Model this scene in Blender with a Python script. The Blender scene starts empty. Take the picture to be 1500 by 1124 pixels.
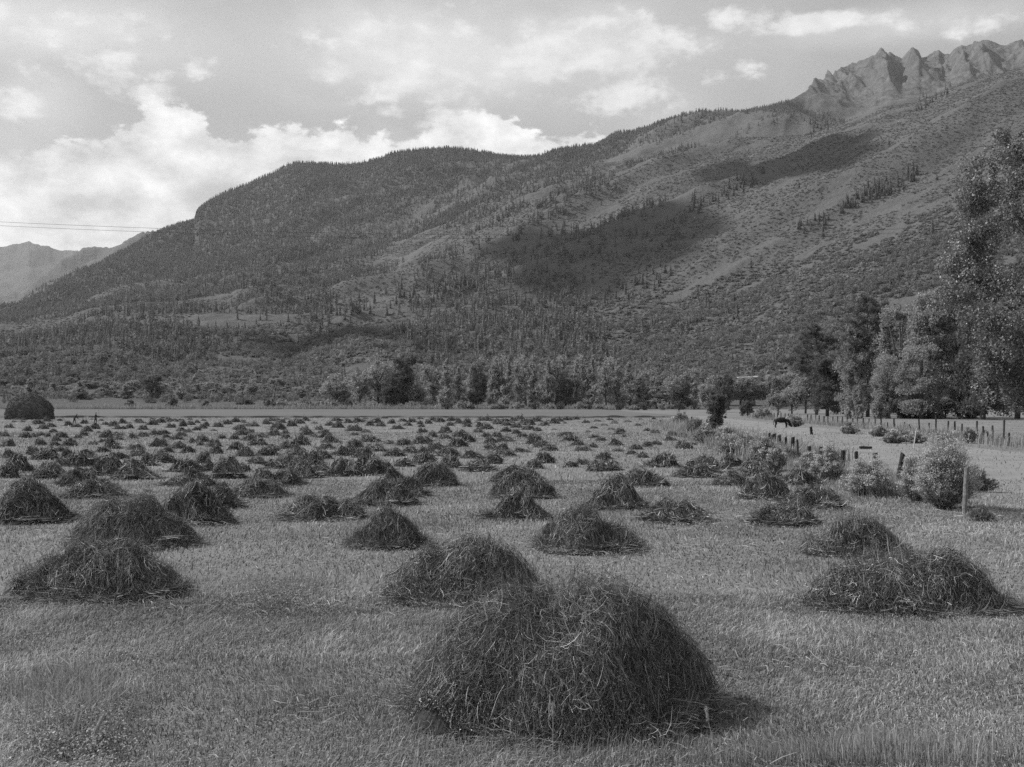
import bpy, math, random
import numpy as np
from mathutils import Vector
SC = bpy.context.scene
COL = SC.collection
F = 1546.0; CX = 750.0; HY = 590.0; H = 3.1      # focal length in photo pixels, horizon row, eye height
rng = np.random.default_rng(7); random.seed(7)
R = math.radians

# ------------------------------------------------------------------ helpers
def gp(px, py, z=0.0):
    """ground point seen at a photo pixel"""
    d = F * (H - z) / (py - HY)
    return ((px - CX) / F * d, d, z)

def mesh_np(name, V, Fc, mats, parent=None, smooth=False, var=None, loc=None, midx=None):
    V = np.asarray(V, dtype=np.float32); Fc = np.asarray(Fc, dtype=np.int32)
    k = Fc.shape[1]; n = len(Fc)
    me = bpy.data.meshes.new(name)
    me.vertices.add(len(V)); me.vertices.foreach_set('co', V.ravel())
    me.loops.add(n * k); me.loops.foreach_set('vertex_index', Fc.ravel())
    me.polygons.add(n); me.polygons.foreach_set('loop_start', np.arange(n, dtype=np.int32) * k)
    me.update(calc_edges=True)
    me.polygons.foreach_set('use_smooth', np.full(n, bool(smooth)))
    if not isinstance(mats, (list, tuple)): mats = [mats]
    for m in mats: me.materials.append(m)
    if midx is not None: me.polygons.foreach_set('material_index', np.asarray(midx, dtype=np.int32))
    if var is not None:
        a = me.attributes.new('var', 'FLOAT', 'POINT'); a.data.foreach_set('value', np.asarray(var, dtype=np.float32))
    o = bpy.data.objects.new(name, me); COL.objects.link(o)
    if parent is not None: o.parent = parent
    if loc is not None: o.location = loc
    return o

def tag(o, label=None, cat=None, group=None, kind=None):
    if label: o['label'] = label
    if cat: o['category'] = cat
    if group: o['group'] = group
    if kind: o['kind'] = kind
    return o

def empty(name, loc, rz=0.0):
    o = bpy.data.objects.new(name, None); COL.objects.link(o)
    o.location = loc; o.rotation_euler = (0, 0, rz); o.empty_display_size = 0.3
    return o

def copy_tree(o, parent=None):
    c = o.copy(); COL.objects.link(c); c.parent = parent
    for ch in list(o.children): copy_tree(ch, c)
    return c

class MB:
    """triangle soup collector"""
    def __init__(s): s.v = []; s.f = []; s.a = []; s.n = 0
    def add(s, V, Fc, a=0.5):
        V = np.asarray(V, float); Fc = np.asarray(Fc, int)
        if Fc.shape[1] == 4: Fc = np.concatenate([Fc[:, :3], Fc[:, [0, 2, 3]]])
        s.v.append(V); s.f.append(Fc + s.n); s.n += len(V)
        s.a.append(np.full(len(V), a) if np.isscalar(a) else np.asarray(a, float))
    def arrays(s): return np.concatenate(s.v), np.concatenate(s.f), np.concatenate(s.a)
    def build(s, name, mat, parent=None, smooth=False, loc=None):
        V, Fc, A = s.arrays(); return mesh_np(name, V, Fc, mat, parent, smooth, A, loc)

def tube(pts, rad, seg=7):
    pts = np.asarray(pts, float); n = len(pts); rad = np.broadcast_to(rad, (n,))
    t = np.gradient(pts, axis=0); t /= np.linalg.norm(t, axis=1)[:, None] + 1e-9
    up = np.where(np.abs(t[:, 2:3]) > .9, [[1., 0, 0]], [[0, 0, 1.]])
    a = np.cross(t, up); a /= np.linalg.norm(a, axis=1)[:, None]; b = np.cross(t, a)
    th = np.linspace(0, 2 * np.pi, seg, endpoint=False)
    V = pts[:, None] + rad[:, None, None] * (np.cos(th)[None, :, None] * a[:, None] + np.sin(th)[None, :, None] * b[:, None])
    i = np.arange(n - 1)[:, None] * seg; j = np.arange(seg)[None]; j2 = (j + 1) % seg
    q = np.stack([i + j, i + j2, i + seg + j2, i + seg + j], -1).reshape(-1, 4)
    V = np.concatenate([V.reshape(-1, 3), pts[[0, -1]]])
    c0, c1 = n * seg, n * seg + 1
    jj = np.arange(seg); 
    cap = np.concatenate([np.stack([np.full(seg, c0), (jj + 1) % seg, jj], -1), np.stack([np.full(seg, c1), (n - 1) * seg + jj, (n - 1) * seg + (jj + 1) % seg], -1)])
    q3 = np.concatenate([q[:, :3], q[:, [0, 2, 3]], cap])
    return V, q3

def lat(ix, iy, seed):
    h = (ix.astype(np.int64) * 374761393 + iy.astype(np.int64) * 668265263 + seed * 1442695041) & 0xffffffff
    h = ((h ^ (h >> 13)) * 1274126177) & 0xffffffff
    return ((h ^ (h >> 16)) & 0xffff) / 65535.0
def noise2(x, y, seed=0):
    x = np.asarray(x, float); y = np.asarray(y, float)
    xi = np.floor(x); yi = np.floor(y); fx = x - xi; fy = y - yi
    fx = fx * fx * fx * (fx * (fx * 6 - 15) + 10); fy = fy * fy * fy * (fy * (fy * 6 - 15) + 10)
    a = lat(xi, yi, seed); b = lat(xi + 1, yi, seed); c = lat(xi, yi + 1, seed); d = lat(xi + 1, yi + 1, seed)
    return (a + (b - a) * fx) * (1 - fy) + (c + (d - c) * fx) * fy
def fbm(x, y, seed=0, octv=4, rough=.5):
    s = 0; a = 1; t = 0
    for o in range(octv):
        s = s + a * noise2(x * 2 ** o + 17.3 * o, y * 2 ** o - 9.1 * o, seed + o); t += a; a *= rough
    return s / t
def ridged(x, y, seed=0, octv=3):
    s = 0; a = 1; t = 0
    for o in range(octv):
        s = s + a * (1 - np.abs(2 * noise2(x * 2 ** o, y * 2 ** o, seed + o) - 1)); t += a; a *= .5
    return s / t
def sstep(a, b, x):
    t = np.clip((x - a) / (b - a), 0, 1); return t * t * (3 - 2 * t)

# ------------------------------------------------------------------ materials
def newmat(name):
    m = bpy.data.materials.new(name); m.use_nodes = True; nt = m.node_tree; nt.nodes.clear()
    return m, nt, nt.nodes, nt.links
def grey(v): return (v, v, v, 1)
def mat_var(name, lo, hi, rough=.85, transl=0.0, nscale=None, spec=.15, nlo=.8, nhi=1.2, bump=0.0):
    """albedo lo..hi from the mesh attribute 'var', times a world-space noise"""
    m, nt, N, L = newmat(name)
    out = N.new('ShaderNodeOutputMaterial'); at = N.new('ShaderNodeAttribute'); at.attribute_name = 'var'
    mr = N.new('ShaderNodeMapRange'); mr.inputs['To Min'].default_value = lo; mr.inputs['To Max'].default_value = hi
    L.new(at.outputs['Fac'], mr.inputs['Value']); src = mr.outputs[0]
    if nscale:
        ge = N.new('ShaderNodeNewGeometry'); no = N.new('ShaderNodeTexNoise'); no.inputs['Scale'].default_value = nscale; no.inputs['Detail'].default_value = 5
        L.new(ge.outputs['Position'], no.inputs['Vector'])
        m2 = N.new('ShaderNodeMapRange'); m2.inputs['From Min'].default_value = .3; m2.inputs['From Max'].default_value = .7
        m2.inputs['To Min'].default_value = nlo; m2.inputs['To Max'].default_value = nhi
        L.new(no.outputs['Fac'], m2.inputs['Value'])
        mu = N.new('ShaderNodeMath'); mu.operation = 'MULTIPLY'; L.new(src, mu.inputs[0]); L.new(m2.outputs[0], mu.inputs[1]); src = mu.outputs[0]
    p = N.new('ShaderNodeBsdfPrincipled'); p.inputs['Roughness'].default_value = rough; p.inputs['Specular IOR Level'].default_value = spec
    L.new(src, p.inputs['Base Color'])
    if bump and nscale:
        b = N.new('ShaderNodeBump'); b.inputs['Strength'].default_value = bump; b.inputs['Distance'].default_value = .05
        L.new(no.outputs['Fac'], b.inputs['Height']); L.new(b.outputs[0], p.inputs['Normal'])
    if transl:
        t = N.new('ShaderNodeBsdfTranslucent'); L.new(src, t.inputs['Color']); mx = N.new('ShaderNodeMixShader'); mx.inputs[0].default_value = transl
        L.new(p.outputs[0], mx.inputs[1]); L.new(t.outputs[0], mx.inputs[2]); L.new(mx.outputs[0], out.inputs['Surface'])
    else: L.new(p.outputs[0], out.inputs['Surface'])
    return m

M_HAY = mat_var('hay', .018, .70, .6, .08, 1.3, .35, .75, 1.25)
M_STACK = mat_var('dark_stack', .05, .22, .85, .05, 1.2, .1, .6, 1.3)  # haystack toned dark all over, after its dark front side
M_HAYCORE = mat_var('hay_core', .02, .06, .95, 0, 9, .05, .5, 1.5)  # near-black core: shade in the gaps between stalks, put into the colour
M_GRASS = mat_var('grass_blades', .07, .62, .7, .35, .3, .25, .6, 1.28)
M_TALL = mat_var('tall_grass', .16, .45, .8, .3, .5, .15, .85, 1.2)
M_CON = mat_var('conifer_needles', .08, .21, .9, .25)
M_DEC = mat_var('broad_leaves', .13, .52, .5, .5, spec=.4)
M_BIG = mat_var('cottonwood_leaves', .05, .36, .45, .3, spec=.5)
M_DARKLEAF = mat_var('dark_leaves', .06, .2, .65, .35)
M_MIX = mat_var('mixed_foliage', .08, .25, .9, .3)
M_BRUSH = mat_var('hill_brush', .12, .24, .9, .4)
M_BARK = mat_var('bark', .06, .14, .95, 0, 3, .1)
M_POST = mat_var('weathered_post', .025, .22, .95, 0, 14, .1, .6, 1.4, .4)
M_PALEWOOD = mat_var('pale_wood', .45, .6, .8, 0, 6, .2)
M_FLOWER = mat_var('pale_flowers', .3, .72, .9, .35)
M_STEM = mat_var('shrub_stems', .2, .66, .85, .45)
M_COAT = mat_var('black_coat', .012, .03, .6)
M_CLOTH = mat_var('dark_cloth', .05, .1, .9)
M_SKIN = mat_var('skin', .2, .3, .6)
M_WIRE = mat_var('wire', .06, .1, .5)
M_ROOF = mat_var('pale_roof', .25, .35, .6, 0, .4, .3)
M_WALLB = mat_var('board_wall', .08, .16, .9, 0, 1.5, .1)

def ground_mat(name, stops, s1, s2, patch=None, bump=.3):
    """stops: (dark, light) albedo; s1 coarse, s2 fine noise scale in metres"""
    m, nt, N, L = newmat(name)
    out = N.new('ShaderNodeOutputMaterial'); ge = N.new('ShaderNodeNewGeometry')
    n1 = N.new('ShaderNodeTexNoise'); n1.inputs['Scale'].default_value = s1; n1.inputs['Detail'].default_value = 6
    n2 = N.new('ShaderNodeTexNoise'); n2.inputs['Scale'].default_value = s2; n2.inputs['Detail'].default_value = 8; n2.inputs['Roughness'].default_value = .75
    for n in (n1, n2): L.new(ge.outputs['Position'], n.inputs['Vector'])
    ad = N.new('ShaderNodeMath'); ad.operation = 'ADD'; L.new(n1.outputs['Fac'], ad.inputs[0]); L.new(n2.outputs['Fac'], ad.inputs[1])
    mr = N.new('ShaderNodeMapRange'); mr.inputs['From Min'].default_value = .7; mr.inputs['From Max'].default_value = 1.3
    mr.inputs['To Min'].default_value = stops[0]; mr.inputs['To Max'].default_value = stops[1]; L.new(ad.outputs[0], mr.inputs['Value'])
    p = N.new('ShaderNodeBsdfPrincipled'); p.inputs['Roughness'].default_value = .95; p.inputs['Specular IOR Level'].default_value = .1
    L.new(mr.outputs[0], p.inputs['Base Color'])
    b = N.new('ShaderNodeBump'); b.inputs['Strength'].default_value = bump; b.inputs['Distance'].default_value = .2
    L.new(n2.outputs['Fac'], b.inputs['Height']); L.new(b.outputs[0], p.inputs['Normal'])
    L.new(p.outputs[0], out.inputs['Surface'])
    return m
M_FIELD = ground_mat('mown_field', (.13, .23), .12, 5)
M_CROP = ground_mat('standing_crop', (.115, .15), .02, 1.2, bump=.1)
M_LANE = ground_mat('dry_lane', (.17, .27), .25, 3)

def terrain_mat():
    m, nt, N, L = newmat('mountain_ground')
    out = N.new('ShaderNodeOutputMaterial'); ge = N.new('ShaderNodeNewGeometry')
    def nz(s, d=6, r=.6):
        n = N.new('ShaderNodeTexNoise'); n.inputs['Scale'].default_value = s; n.inputs['Detail'].default_value = d; n.inputs['Roughness'].default_value = r
        L.new(ge.outputs['Position'], n.inputs['Vector']); return n.outputs['Fac']
    def mr(v, a, b, c, d):
        n = N.new('ShaderNodeMapRange'); n.inputs['From Min'].default_value = a; n.inputs['From Max'].default_value = b
        n.inputs['To Min'].default_value = c; n.inputs['To Max'].default_value = d; L.new(v, n.inputs['Value']); return n.outputs[0]
    def mix(f, a, b):
        n = N.new('ShaderNodeMix'); L.new(f, n.inputs[0])
        for i, s in ((2, a), (3, b)):
            if isinstance(s, float): n.inputs[i].default_value = s
            else: L.new(s, n.inputs[i])
        return n.outputs[0]
    def attr(nm):
        n = N.new('ShaderNodeAttribute'); n.attribute_name = nm; return n.outputs['Fac']
    fine = nz(.05, 8, .7); grit = nz(.25, 6, .7)
    mpn = N.new('ShaderNodeMapping'); mpn.vector_type = 'POINT'; mpn.inputs['Rotation'].default_value = (0, 0, -math.atan2(.6, .8)); mpn.inputs['Scale'].default_value = (.12, 1, .3)
    rot = N.new('ShaderNodeMapping'); rot.inputs['Rotation'].default_value = (0, 0, -math.atan2(.6, .8)); L.new(ge.outputs['Position'], rot.inputs['Vector'])
    scl = N.new('ShaderNodeVectorMath'); scl.operation = 'MULTIPLY'; scl.inputs[1].default_value = (.16, 1, .5); L.new(rot.outputs[0], scl.inputs[0])
    stn = N.new('ShaderNodeTexNoise'); stn.inputs['Scale'].default_value = .05; stn.inputs['Detail'].default_value = 7; stn.inputs['Roughness'].default_value = .65; L.new(scl.outputs[0], stn.inputs['Vector'])
    N.remove(mpn)
    grass = mr(stn.outputs['Fac'], .3, .7, .105, .15)
    sc = mr(grit, .42, .56, 0., 1.)
    slope = mix(mr(grit, .42, .6, 0., .6), grass, .11)
    forest = mr(fine, .3, .7, .075, .14)
    c1 = mix(attr('forest'), slope, forest)
    rock = mr(nz(.02, 9, .65), .3, .7, .06, .17)
    c2 = mix(attr('rock'), c1, rock)
    p = N.new('ShaderNodeBsdfPrincipled'); p.inputs['Roughness'].default_value = .95; p.inputs['Specular IOR Level'].default_value = .05
    L.new(c2, p.inputs['Base Color'])
    b = N.new('ShaderNodeBump'); b.inputs['Strength'].default_value = .9; b.inputs['Distance'].default_value = 9.0
    L.new(fine, b.inputs['Height']); L.new(b.outputs[0], p.inputs['Normal']); L.new(p.outputs[0], out.inputs['Surface'])
    return m
M_TERR = terrain_mat()

# ------------------------------------------------------------------ terrain (valley side, near slope, main mountain, rocky peaks, far ranges)
us = np.concatenate([np.linspace(-1.5, -.52, 90)[:-1], np.linspace(-.52, .52, 1050), np.linspace(.52, 1.5, 90)[1:]])
ys = np.unique(np.round(np.concatenate([np.geomspace(470, 15500, 560), np.linspace(4650, 5650, 150)]), 2))
PX = CX + F * us
SKY = [(-600, 520), (-200, 500), (0, 462), (29, 441), (50, 425), (75, 412), (110, 400), (150, 385), (185, 370), (215, 355), (240, 343), (262, 337), (285, 331), (287, 318), (292, 308), (305, 297), (330, 283), (370, 268), (400, 256),
       (415, 246), (432, 240), (460, 240), (500, 243), (530, 241), (560, 232), (575, 225), (620, 219), (655, 217), (700, 222), (740, 229), (780, 231), (820, 229), (850, 230), (870, 226), (895, 213),
       (930, 201), (960, 193), (1000, 184), (1040, 173), (1100, 161), (1140, 152), (1180, 136), (1215, 112), (1232, 97), (1262, 90), (1282, 82), (1291, 79), (1297, 83), (1303, 77), (1311, 83), (1322, 86), (1330, 76),
       (1338, 71), (1346, 75), (1350, 84), (1360, 82), (1375, 74), (1383, 82), (1391, 82), (1402, 71), (1420, 67), (1432, 62), (1446, 61), (1458, 66), (1470, 68), (1500, 62), (1560, 72), (1700, 50), (1900, 120), (2600, 260)]
def tab(px, pts): return np.interp(px, [p[0] for p in pts], [p[1] for p in pts])
def layers(px):
    Z = lambda py, y: H + (HY - py) / F * y
    n = len(px); Y = []; T = []
    def lay(y, py):
        y = np.broadcast_to(np.asarray(y, float), (n,)); Y.append(y); T.append(np.clip(Z(py, y), -1, None))
    rt = sstep(1120, 1260, px)                       # 1 where the rocky peaks are
    yr = 4300 + 1400 * rt - 500 * sstep(400, -200, px)
    Y.append(np.full(n, 470.)); T.append(np.full(n, -.6))
    lay(560, tab(px, [(0, 589), (1500, 589)]))
    lay(700, tab(px, [(0, 575), (300, 583), (600, 575), (1000, 572), (1500, 565)]))
    lay(880, tab(px, [(-300, 540), (29, 524), (100, 520), (160, 516), (215, 548), (260, 542), (320, 536), (380, 541), (430, 552), (520, 548), (640, 545), (800, 538), (900, 545), (1000, 542), (1100, 532), (1200, 515), (1400, 480), (1600, 450)]))
    lay(1060, tab(px, [(-300, 540), (29, 528), (160, 522), (240, 540), (330, 541), (430, 548), (460, 520), (520, 500), (600, 503), (640, 528), (700, 518), (800, 505), (900, 520), (1000, 510), (1100, 498), (1200, 475), (1400, 430), (1600, 390)]))
    lay(1450, tab(px, [(-300, 525), (29, 508), (150, 492), (250, 478), (400, 490), (470, 498), (600, 480), (700, 470), (800, 462), (900, 455), (1000, 440), (1100, 410), (1200, 380), (1400, 320), (1600, 260)]))
    lay(2000, tab(px, [(-300, 520), (29, 500), (100, 478), (200, 457), (300, 447), (400, 436), (500, 420), (600, 402), (700, 375), (800, 345), (900, 318), (1000, 290), (1100, 265), (1200, 235), (1300, 205), (1400, 175), (1471, 150), (1700, 90)]))
    lay(2500, tab(px, [(-300, 517), (29, 496), (100, 474), (200, 452), (300, 440), (400, 425), (500, 402), (600, 380), (700, 345), (800, 300), (900, 265), (1000, 237), (1100, 215), (1150, 200), (1200, 186), (1250, 172), (1290, 157), (1340, 150), (1400, 128), (1471, 108), (1700, 40)]))
    dip = sstep(1060, 1200, px)
    lay(3000, tab(px, [(-300, 510), (29, 485), (200, 440), (300, 425), (400, 405), (500, 380), (600, 352), (700, 320), (800, 285), (900, 250), (1000, 232), (1100, 219), (1200, 232), (1300, 228), (1500, 210)]))
    lay(3500 + 1000 * rt, tab(px, [(-300, 508), (29, 470), (200, 400), (300, 375), (400, 350), (500, 330), (600, 310), (700, 285), (800, 262), (900, 240), (1000, 220), (1100, 205), (1200, 190), (1300, 178), (1500, 165)]))
    lay(yr, tab(px, SKY) + sstep(1200, 1260, px) * ((ridged(px / 13, px * 0, 3, 4) - .5) * -5))
    lay(yr + 900, tab(px, SKY) * .3 + 560 * .7)
    lay(8000, tab(px, [(-600, 400), (-200, 440), (0, 445), (29, 436), (60, 412), (90, 393), (120, 380), (150, 369), (172, 358), (190, 349), (205, 346), (222, 350), (240, 356), (270, 372), (350, 420), (700, 450), (2600, 450)]))
    lay(9500, tab(px, [(-600, 500), (2600, 520)]))
    lay(12500, tab(px, [(-600, 340), (-200, 350), (0, 366), (29, 364), (42, 361), (60, 367), (80, 372), (92, 370), (104, 366), (118, 364), (128, 368), (160, 376), (230, 400), (700, 440), (2600, 440)]))
    lay(15500, tab(px, [(-600, 480), (2600, 500)]))
    return np.array(Y), np.array(T)
LY, LT = layers(PX)
Zg = np.empty((len(us), len(ys)))
for i in range(len(us)): Zg[i] = np.interp(ys, LY[:, i], LT[:, i])
ker = np.hanning(9); ker /= ker.sum()
pad = np.pad(Zg, ((0, 0), (4, 4)), mode='edge')
Zs = sum(ker[k] * pad[:, k:k + len(ys)] for k in range(9))
far = sstep(3300, 4000, ys)[None]
Zg = Zs * (1 - far) + Zg * far
Ug, Yg = np.meshgrid(us, ys, indexing='ij'); Xg = Ug * Yg; PXg = CX + F * Ug
# relief: gullies that run down the near slope towards the lower left, terraces, general roughness
rt = sstep(1120, 1260, PXg)
ridge_y = 4300 + 1400 * rt - 500 * sstep(400, -200, PXg)
near = sstep(560, 1000, Yg)
off = 1 - np.exp(-((Yg - ridge_y) / 260) ** 2) * .93
s_ = Xg * .6 - Yg * .8; t_ = Xg * .8 + Yg * .6
warp = 60 * fbm(Xg / 500, Yg / 500, 5)
g1 = ridged((s_ + warp) / 300, t_ / 1700, 11, 3) - .5
g2 = ridged((s_ + warp) / 85, t_ / 420, 21, 2) - .5
rel = (g1 * 66 + g2 * 18) * sstep(900, 1900, Yg)
rel += (fbm(Xg / 260, Yg / 260, 31, 5, .55) - .5) * (14 + 55 * sstep(900, 2600, Yg))
g3 = ridged((Xg * .92 - Yg * .38 + warp * 2) / 520, (Xg * .38 + Yg * .92) / 1500, 41, 4) - .5
rel += g3 * 150 * sstep(2900, 3500, Yg) * (1 - .3 * rt)
crest = np.exp(-((Yg - 2500) / 220) ** 2) * sstep(1100, 1250, PXg)
Zg = Zg + rel * near * off * (1 - .75 * crest)
wr = 45 * (fbm(PXg / 60, Yg / 500, 58, 3) - .5)
ribs = ridged((PXg + wr) / 52 + .0009 * Yg, Yg / 1300, 51, 4) - .55
Zg += ribs * (150 + 150 * (fbm(PXg / 90, Yg / 900, 59, 2) - .3)) * 1.25 * rt * np.exp(-((Yg - 5200) / 300) ** 2)
Zg += (ridged(Xg / 95 + Yg / 600, Yg / 420, 57, 5) - .55) * 120 * rt * np.exp(-((Yg - 5200) / 330) ** 2)
# terraced benches low on the valley side
bt = sstep(1000, 1300, Yg) * (1 - sstep(1900, 2500, Yg)) * (1 - sstep(850, 1050, PXg))
st = 46.0; q = Zg / st; Zg = Zg * (1 - .3 * bt) + .3 * bt * st * (np.floor(q) + sstep(.55, .95, q - np.floor(q)))
Zg = np.where(Yg < 560, Zg, np.maximum(Zg, .2))

def picy(z, y): return HY - (z - H) / y * F
PYg = picy(Zg, Yg)
def height(u, y):
    i = np.clip(np.searchsorted(us, u) - 1, 0, len(us) - 2); fu = (u - us[i]) / (us[i + 1] - us[i])
    j = np.clip(np.searchsorted(ys, y) - 1, 0, len(ys) - 2); fy = (y - ys[j]) / (ys[j + 1] - ys[j])
    return (Zg[i, j] * (1 - fu) + Zg[i + 1, j] * fu) * (1 - fy) + (Zg[i, j + 1] * (1 - fu) + Zg[i + 1, j + 1] * fu) * fy
vis_h = np.minimum.accumulate(PYg, axis=1)
def locate(px, py):
    """first terrain point seen at a photo pixel"""
    i = int(np.clip(np.searchsorted(us, (px - CX) / F), 1, len(us) - 1)); col = PYg[i]
    j = int(np.argmax(col <= py))
    if j == 0: return None
    y = ys[j]; u = (px - CX) / F
    return (u * y, y, float(height(np.array([u]), np.array([y]))[0]))

# forest / rock masks
fn = fbm(Xg / 420, Yg / 420, 71, 5)
upper = sstep(2750, 3150, Yg) * (1 - rt * sstep(3600, 4000, Yg))
bench = np.exp(-((PYg - (300 + .05 * (700 - PXg))) / 12) ** 2) * sstep(300, 450, PXg) * (1 - sstep(700, 800, PXg))
FOR = np.clip(upper * (sstep(.36, .44, fn) * .35 + .65) - bench * .0, 0, 1)
stripe = np.clip((fbm(s_ / 240, t_ / 900, 75, 4) - .48) * 9, 0, 1)
FOR = np.where((Yg > 2750), FOR * (1 - .75 * stripe * (1 - sstep(3900, 4300, Yg))), FOR)
benchright = sstep(820, 900, PXg) * sstep(2700, 2800, Yg) * (1 - sstep(3500, 3900, Yg))
FOR = FOR * (1 - .75 * benchright)
FOR = FOR * (1 - .9 * sstep(950, 1150, PXg) * (1 - sstep(3300, 3700, Yg)))
midf = sstep(900, 1150, Yg) * (1 - sstep(2700, 3000, Yg)) * sstep(.46, .53, fbm(Xg / 210, Yg / 380, 81, 4)) * (1 - sstep(820, 1080, PXg)) * (1 - .8 * np.exp(-((PXg - 760) / 120) ** 2 - ((PYg - 365) / 45) ** 2))
FOR = np.maximum(FOR, midf)
slope_y = np.gradient(Zg, axis=1) / np.gradient(Yg, axis=1)
ROCK = rt * sstep(4350, 4700, Yg) * sstep(235, 170, PYg)
FOR = np.maximum(FOR, sstep(6000, 7000, Yg) * .8) * (1 - ROCK)
nu, ny = Zg.shape
idx = np.arange(nu * ny).reshape(nu, ny)
quads = np.stack([idx[:-1, :-1], idx[1:, :-1], idx[1:, 1:], idx[:-1, 1:]], -1).reshape(-1, 4)
terr = mesh_np('mountains', np.stack([Xg, Yg, Zg], -1).reshape(-1, 3), quads, M_TERR, smooth=True)
for nm, A in (('forest', FOR), ('rock', ROCK)):
    a = terr.data.attributes.new(nm, 'FLOAT', 'POINT'); a.data.foreach_set('value', A.astype(np.float32).ravel())
tag(terr, kind='structure')

def gridval(A, u, y):
    i = np.clip(np.searchsorted(us, u) - 1, 0, len(us) - 2)
    j = np.clip(np.searchsorted(ys, y) - 1, 0, len(ys) - 2)
    return A[i, j]

# flat ground
def sheet(name, pts, z, mat, kind='structure'):
    V = [(x, y, z) for x, y in pts]
    me = bpy.data.meshes.new(name); me.from_pydata(V, [], [list(range(len(V)))]); me.materials.append(mat)
    o = bpy.data.objects.new(name, me); COL.objects.link(o); tag(o, kind=kind); return o
E = 15500
sheet('ground', [(-E, -E), (E, -E), (E, E), (-E, E)], 0, M_FIELD)

# fence lines in ground coordinates (scaled from the measured 2.8 m eye height)
S = H / 2.8
def near_fence(d): return (11.45 + .086 * (d / S - 26.7)) * S
def far_fence(d):
    return float(np.interp(d / S, [40, 72, 92, 124, 188, 260], [29.5, 32.8, 36.6, 39.2, 43.8, 49])) * S
ds = np.geomspace(14, 215 * S, 90)
lane_pts = [(near_fence(d) + .6 * math.sin(d * .7) + .3 * math.sin(d * 1.9) + 1.2 + .012 * d, d) for d in ds] + [((far_fence(d) - 2.2 - .02 * d) if d > 60 else far_fence(70) - 4 + (70 - d) * .3, d) for d in ds[::-1]]
sheet('lane', lane_pts, .004, M_LANE)

# standing crop strip behind the mown field: a real slab with a front edge
def slab(name, x0, x1, y0, y1, z1, mat, nx=420, nyy=10):
    mb = MB(); xs = np.linspace(x0, x1, nx)
    fr = y0 + 9 * (fbm(xs / 30, xs * 0, 8, 3) - .5) + 4 * (fbm(xs / 4, xs * 0, 9, 2) - .5)
    rows = [np.stack([xs, fr, np.zeros(nx)], -1), np.stack([xs, fr + .15, np.full(nx, z1) * (.5 + fbm(xs / 3, xs * 0, 12, 3))], -1)]
    for k in range(1, nyy): rows.append(np.stack([xs, fr + (y1 - fr) * k / (nyy - 1), np.full(nx, z1)], -1))
    V = np.concatenate(rows); n = len(rows); I = np.arange(n * nx).reshape(n, nx)
    q = np.stack([I[:-1, :-1], I[:-1, 1:], I[1:, 1:], I[1:, :-1]], -1).reshape(-1, 4)
    mb.add(V, q); o = mb.build(name, mat); tag(o, kind='structure'); return o
slab('hayfield', -230, 36, 197 * S, 395 * S, .35, M_CROP)

# ------------------------------------------------------------------ plant prototypes (triangle arrays)
def P_conifer(tiers, per, Rb=.17, seed=0, z0=.08, trunk=True):
    r = np.random.default_rng(seed); V = []; Fc = []; n = 0
    for k in range(tiers):
        z = z0 + (1 - z0) * (k / tiers) ** .95; rad = Rb * (1 - z) ** .8 * (r.uniform(.75, 1.15)) + .012
        th = r.uniform(0, 2 * np.pi, per) + np.arange(per) * 0; rr = rad * r.uniform(.6, 1.2, per)
        w = 1.0 / per * 3.0
        for t, q in zip(np.arange(per) * 2 * np.pi / per + th * .25, rr):
            zz = z + r.uniform(-.02, .02); up = .9 / tiers + .02
            V += [(0, 0, min(zz + up, 1.0)), (q * math.cos(t - w), q * math.sin(t - w), zz - .02), (q * math.cos(t + w) * .9, q * math.sin(t + w) * .9, zz - .03)]
            Fc.append((n, n + 1, n + 2)); n += 3
    V = np.array(V, float)
    return V, np.array(Fc), np.repeat(r.uniform(0, 1, len(Fc)), 3)
def tris_at(P, size, r, normal=None, mixn=.5):
    """one small randomly turned triangle per point"""
    n = len(P); a = r.normal(size=(n, 3)); 
    if normal is not None: a = a * mixn + normal * (1 - mixn) * 1.7
    a /= np.linalg.norm(a, axis=1)[:, None]
    b = np.cross(a, r.normal(size=(n, 3))); b /= np.linalg.norm(b, axis=1)[:, None] + 1e-9; c = np.cross(a, b)
    s = (np.asarray(size) * r.uniform(.6, 1.3, n))[:, None]; al = r.uniform(.9, 1.8, (n, 1))
    V = np.stack([P + b * s * al, P - b * s * .5 * al + c * s * .8, P - b * s * .5 * al - c * s * .8], 1).reshape(-1, 3)
    return V, np.arange(3 * n).reshape(n, 3)
def P_lobes(lobes, n, size, seed=0, shell=.55, mixn=.55):
    r = np.random.default_rng(seed); L = np.array(lobes, float); w = L[:, 3] * L[:, 5]; w /= w.sum()
    k = r.choice(len(L), n, p=w); d = r.normal(size=(n, 3)); d /= np.linalg.norm(d, axis=1)[:, None]
    rad = (shell + (1.04 - shell) * r.uniform(0, 1, n) ** .6)[:, None]
    P = L[k, :3] + d * L[k, 3:6] * rad
    lum = np.clip(r.normal(.45, .2, n) + (r.uniform(-.12, .12, len(L)))[k], 0, 1)
    V, Fc = tris_at(P, size, r, d, mixn)
    return V, Fc, np.repeat(lum, 3)
def carve(V, Fc, A, sc, thr, seed):
    C_ = V.reshape(-1, 3, 3).mean(1) / sc
    n = (fbm(C_[:, 0], C_[:, 1] + C_[:, 2] * .35, seed, 2) + fbm(C_[:, 1] + 7, C_[:, 2], seed + 3, 2) + fbm(C_[:, 2] + 3, C_[:, 0] - C_[:, 1] * .3, seed + 6, 2)) / 3
    k = n > thr; m = int(k.sum()); A2 = A.reshape(-1, 3)[k]
    return V.reshape(-1, 3, 3)[k].reshape(-1, 3), np.arange(3 * m).reshape(m, 3), A2.ravel()
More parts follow.
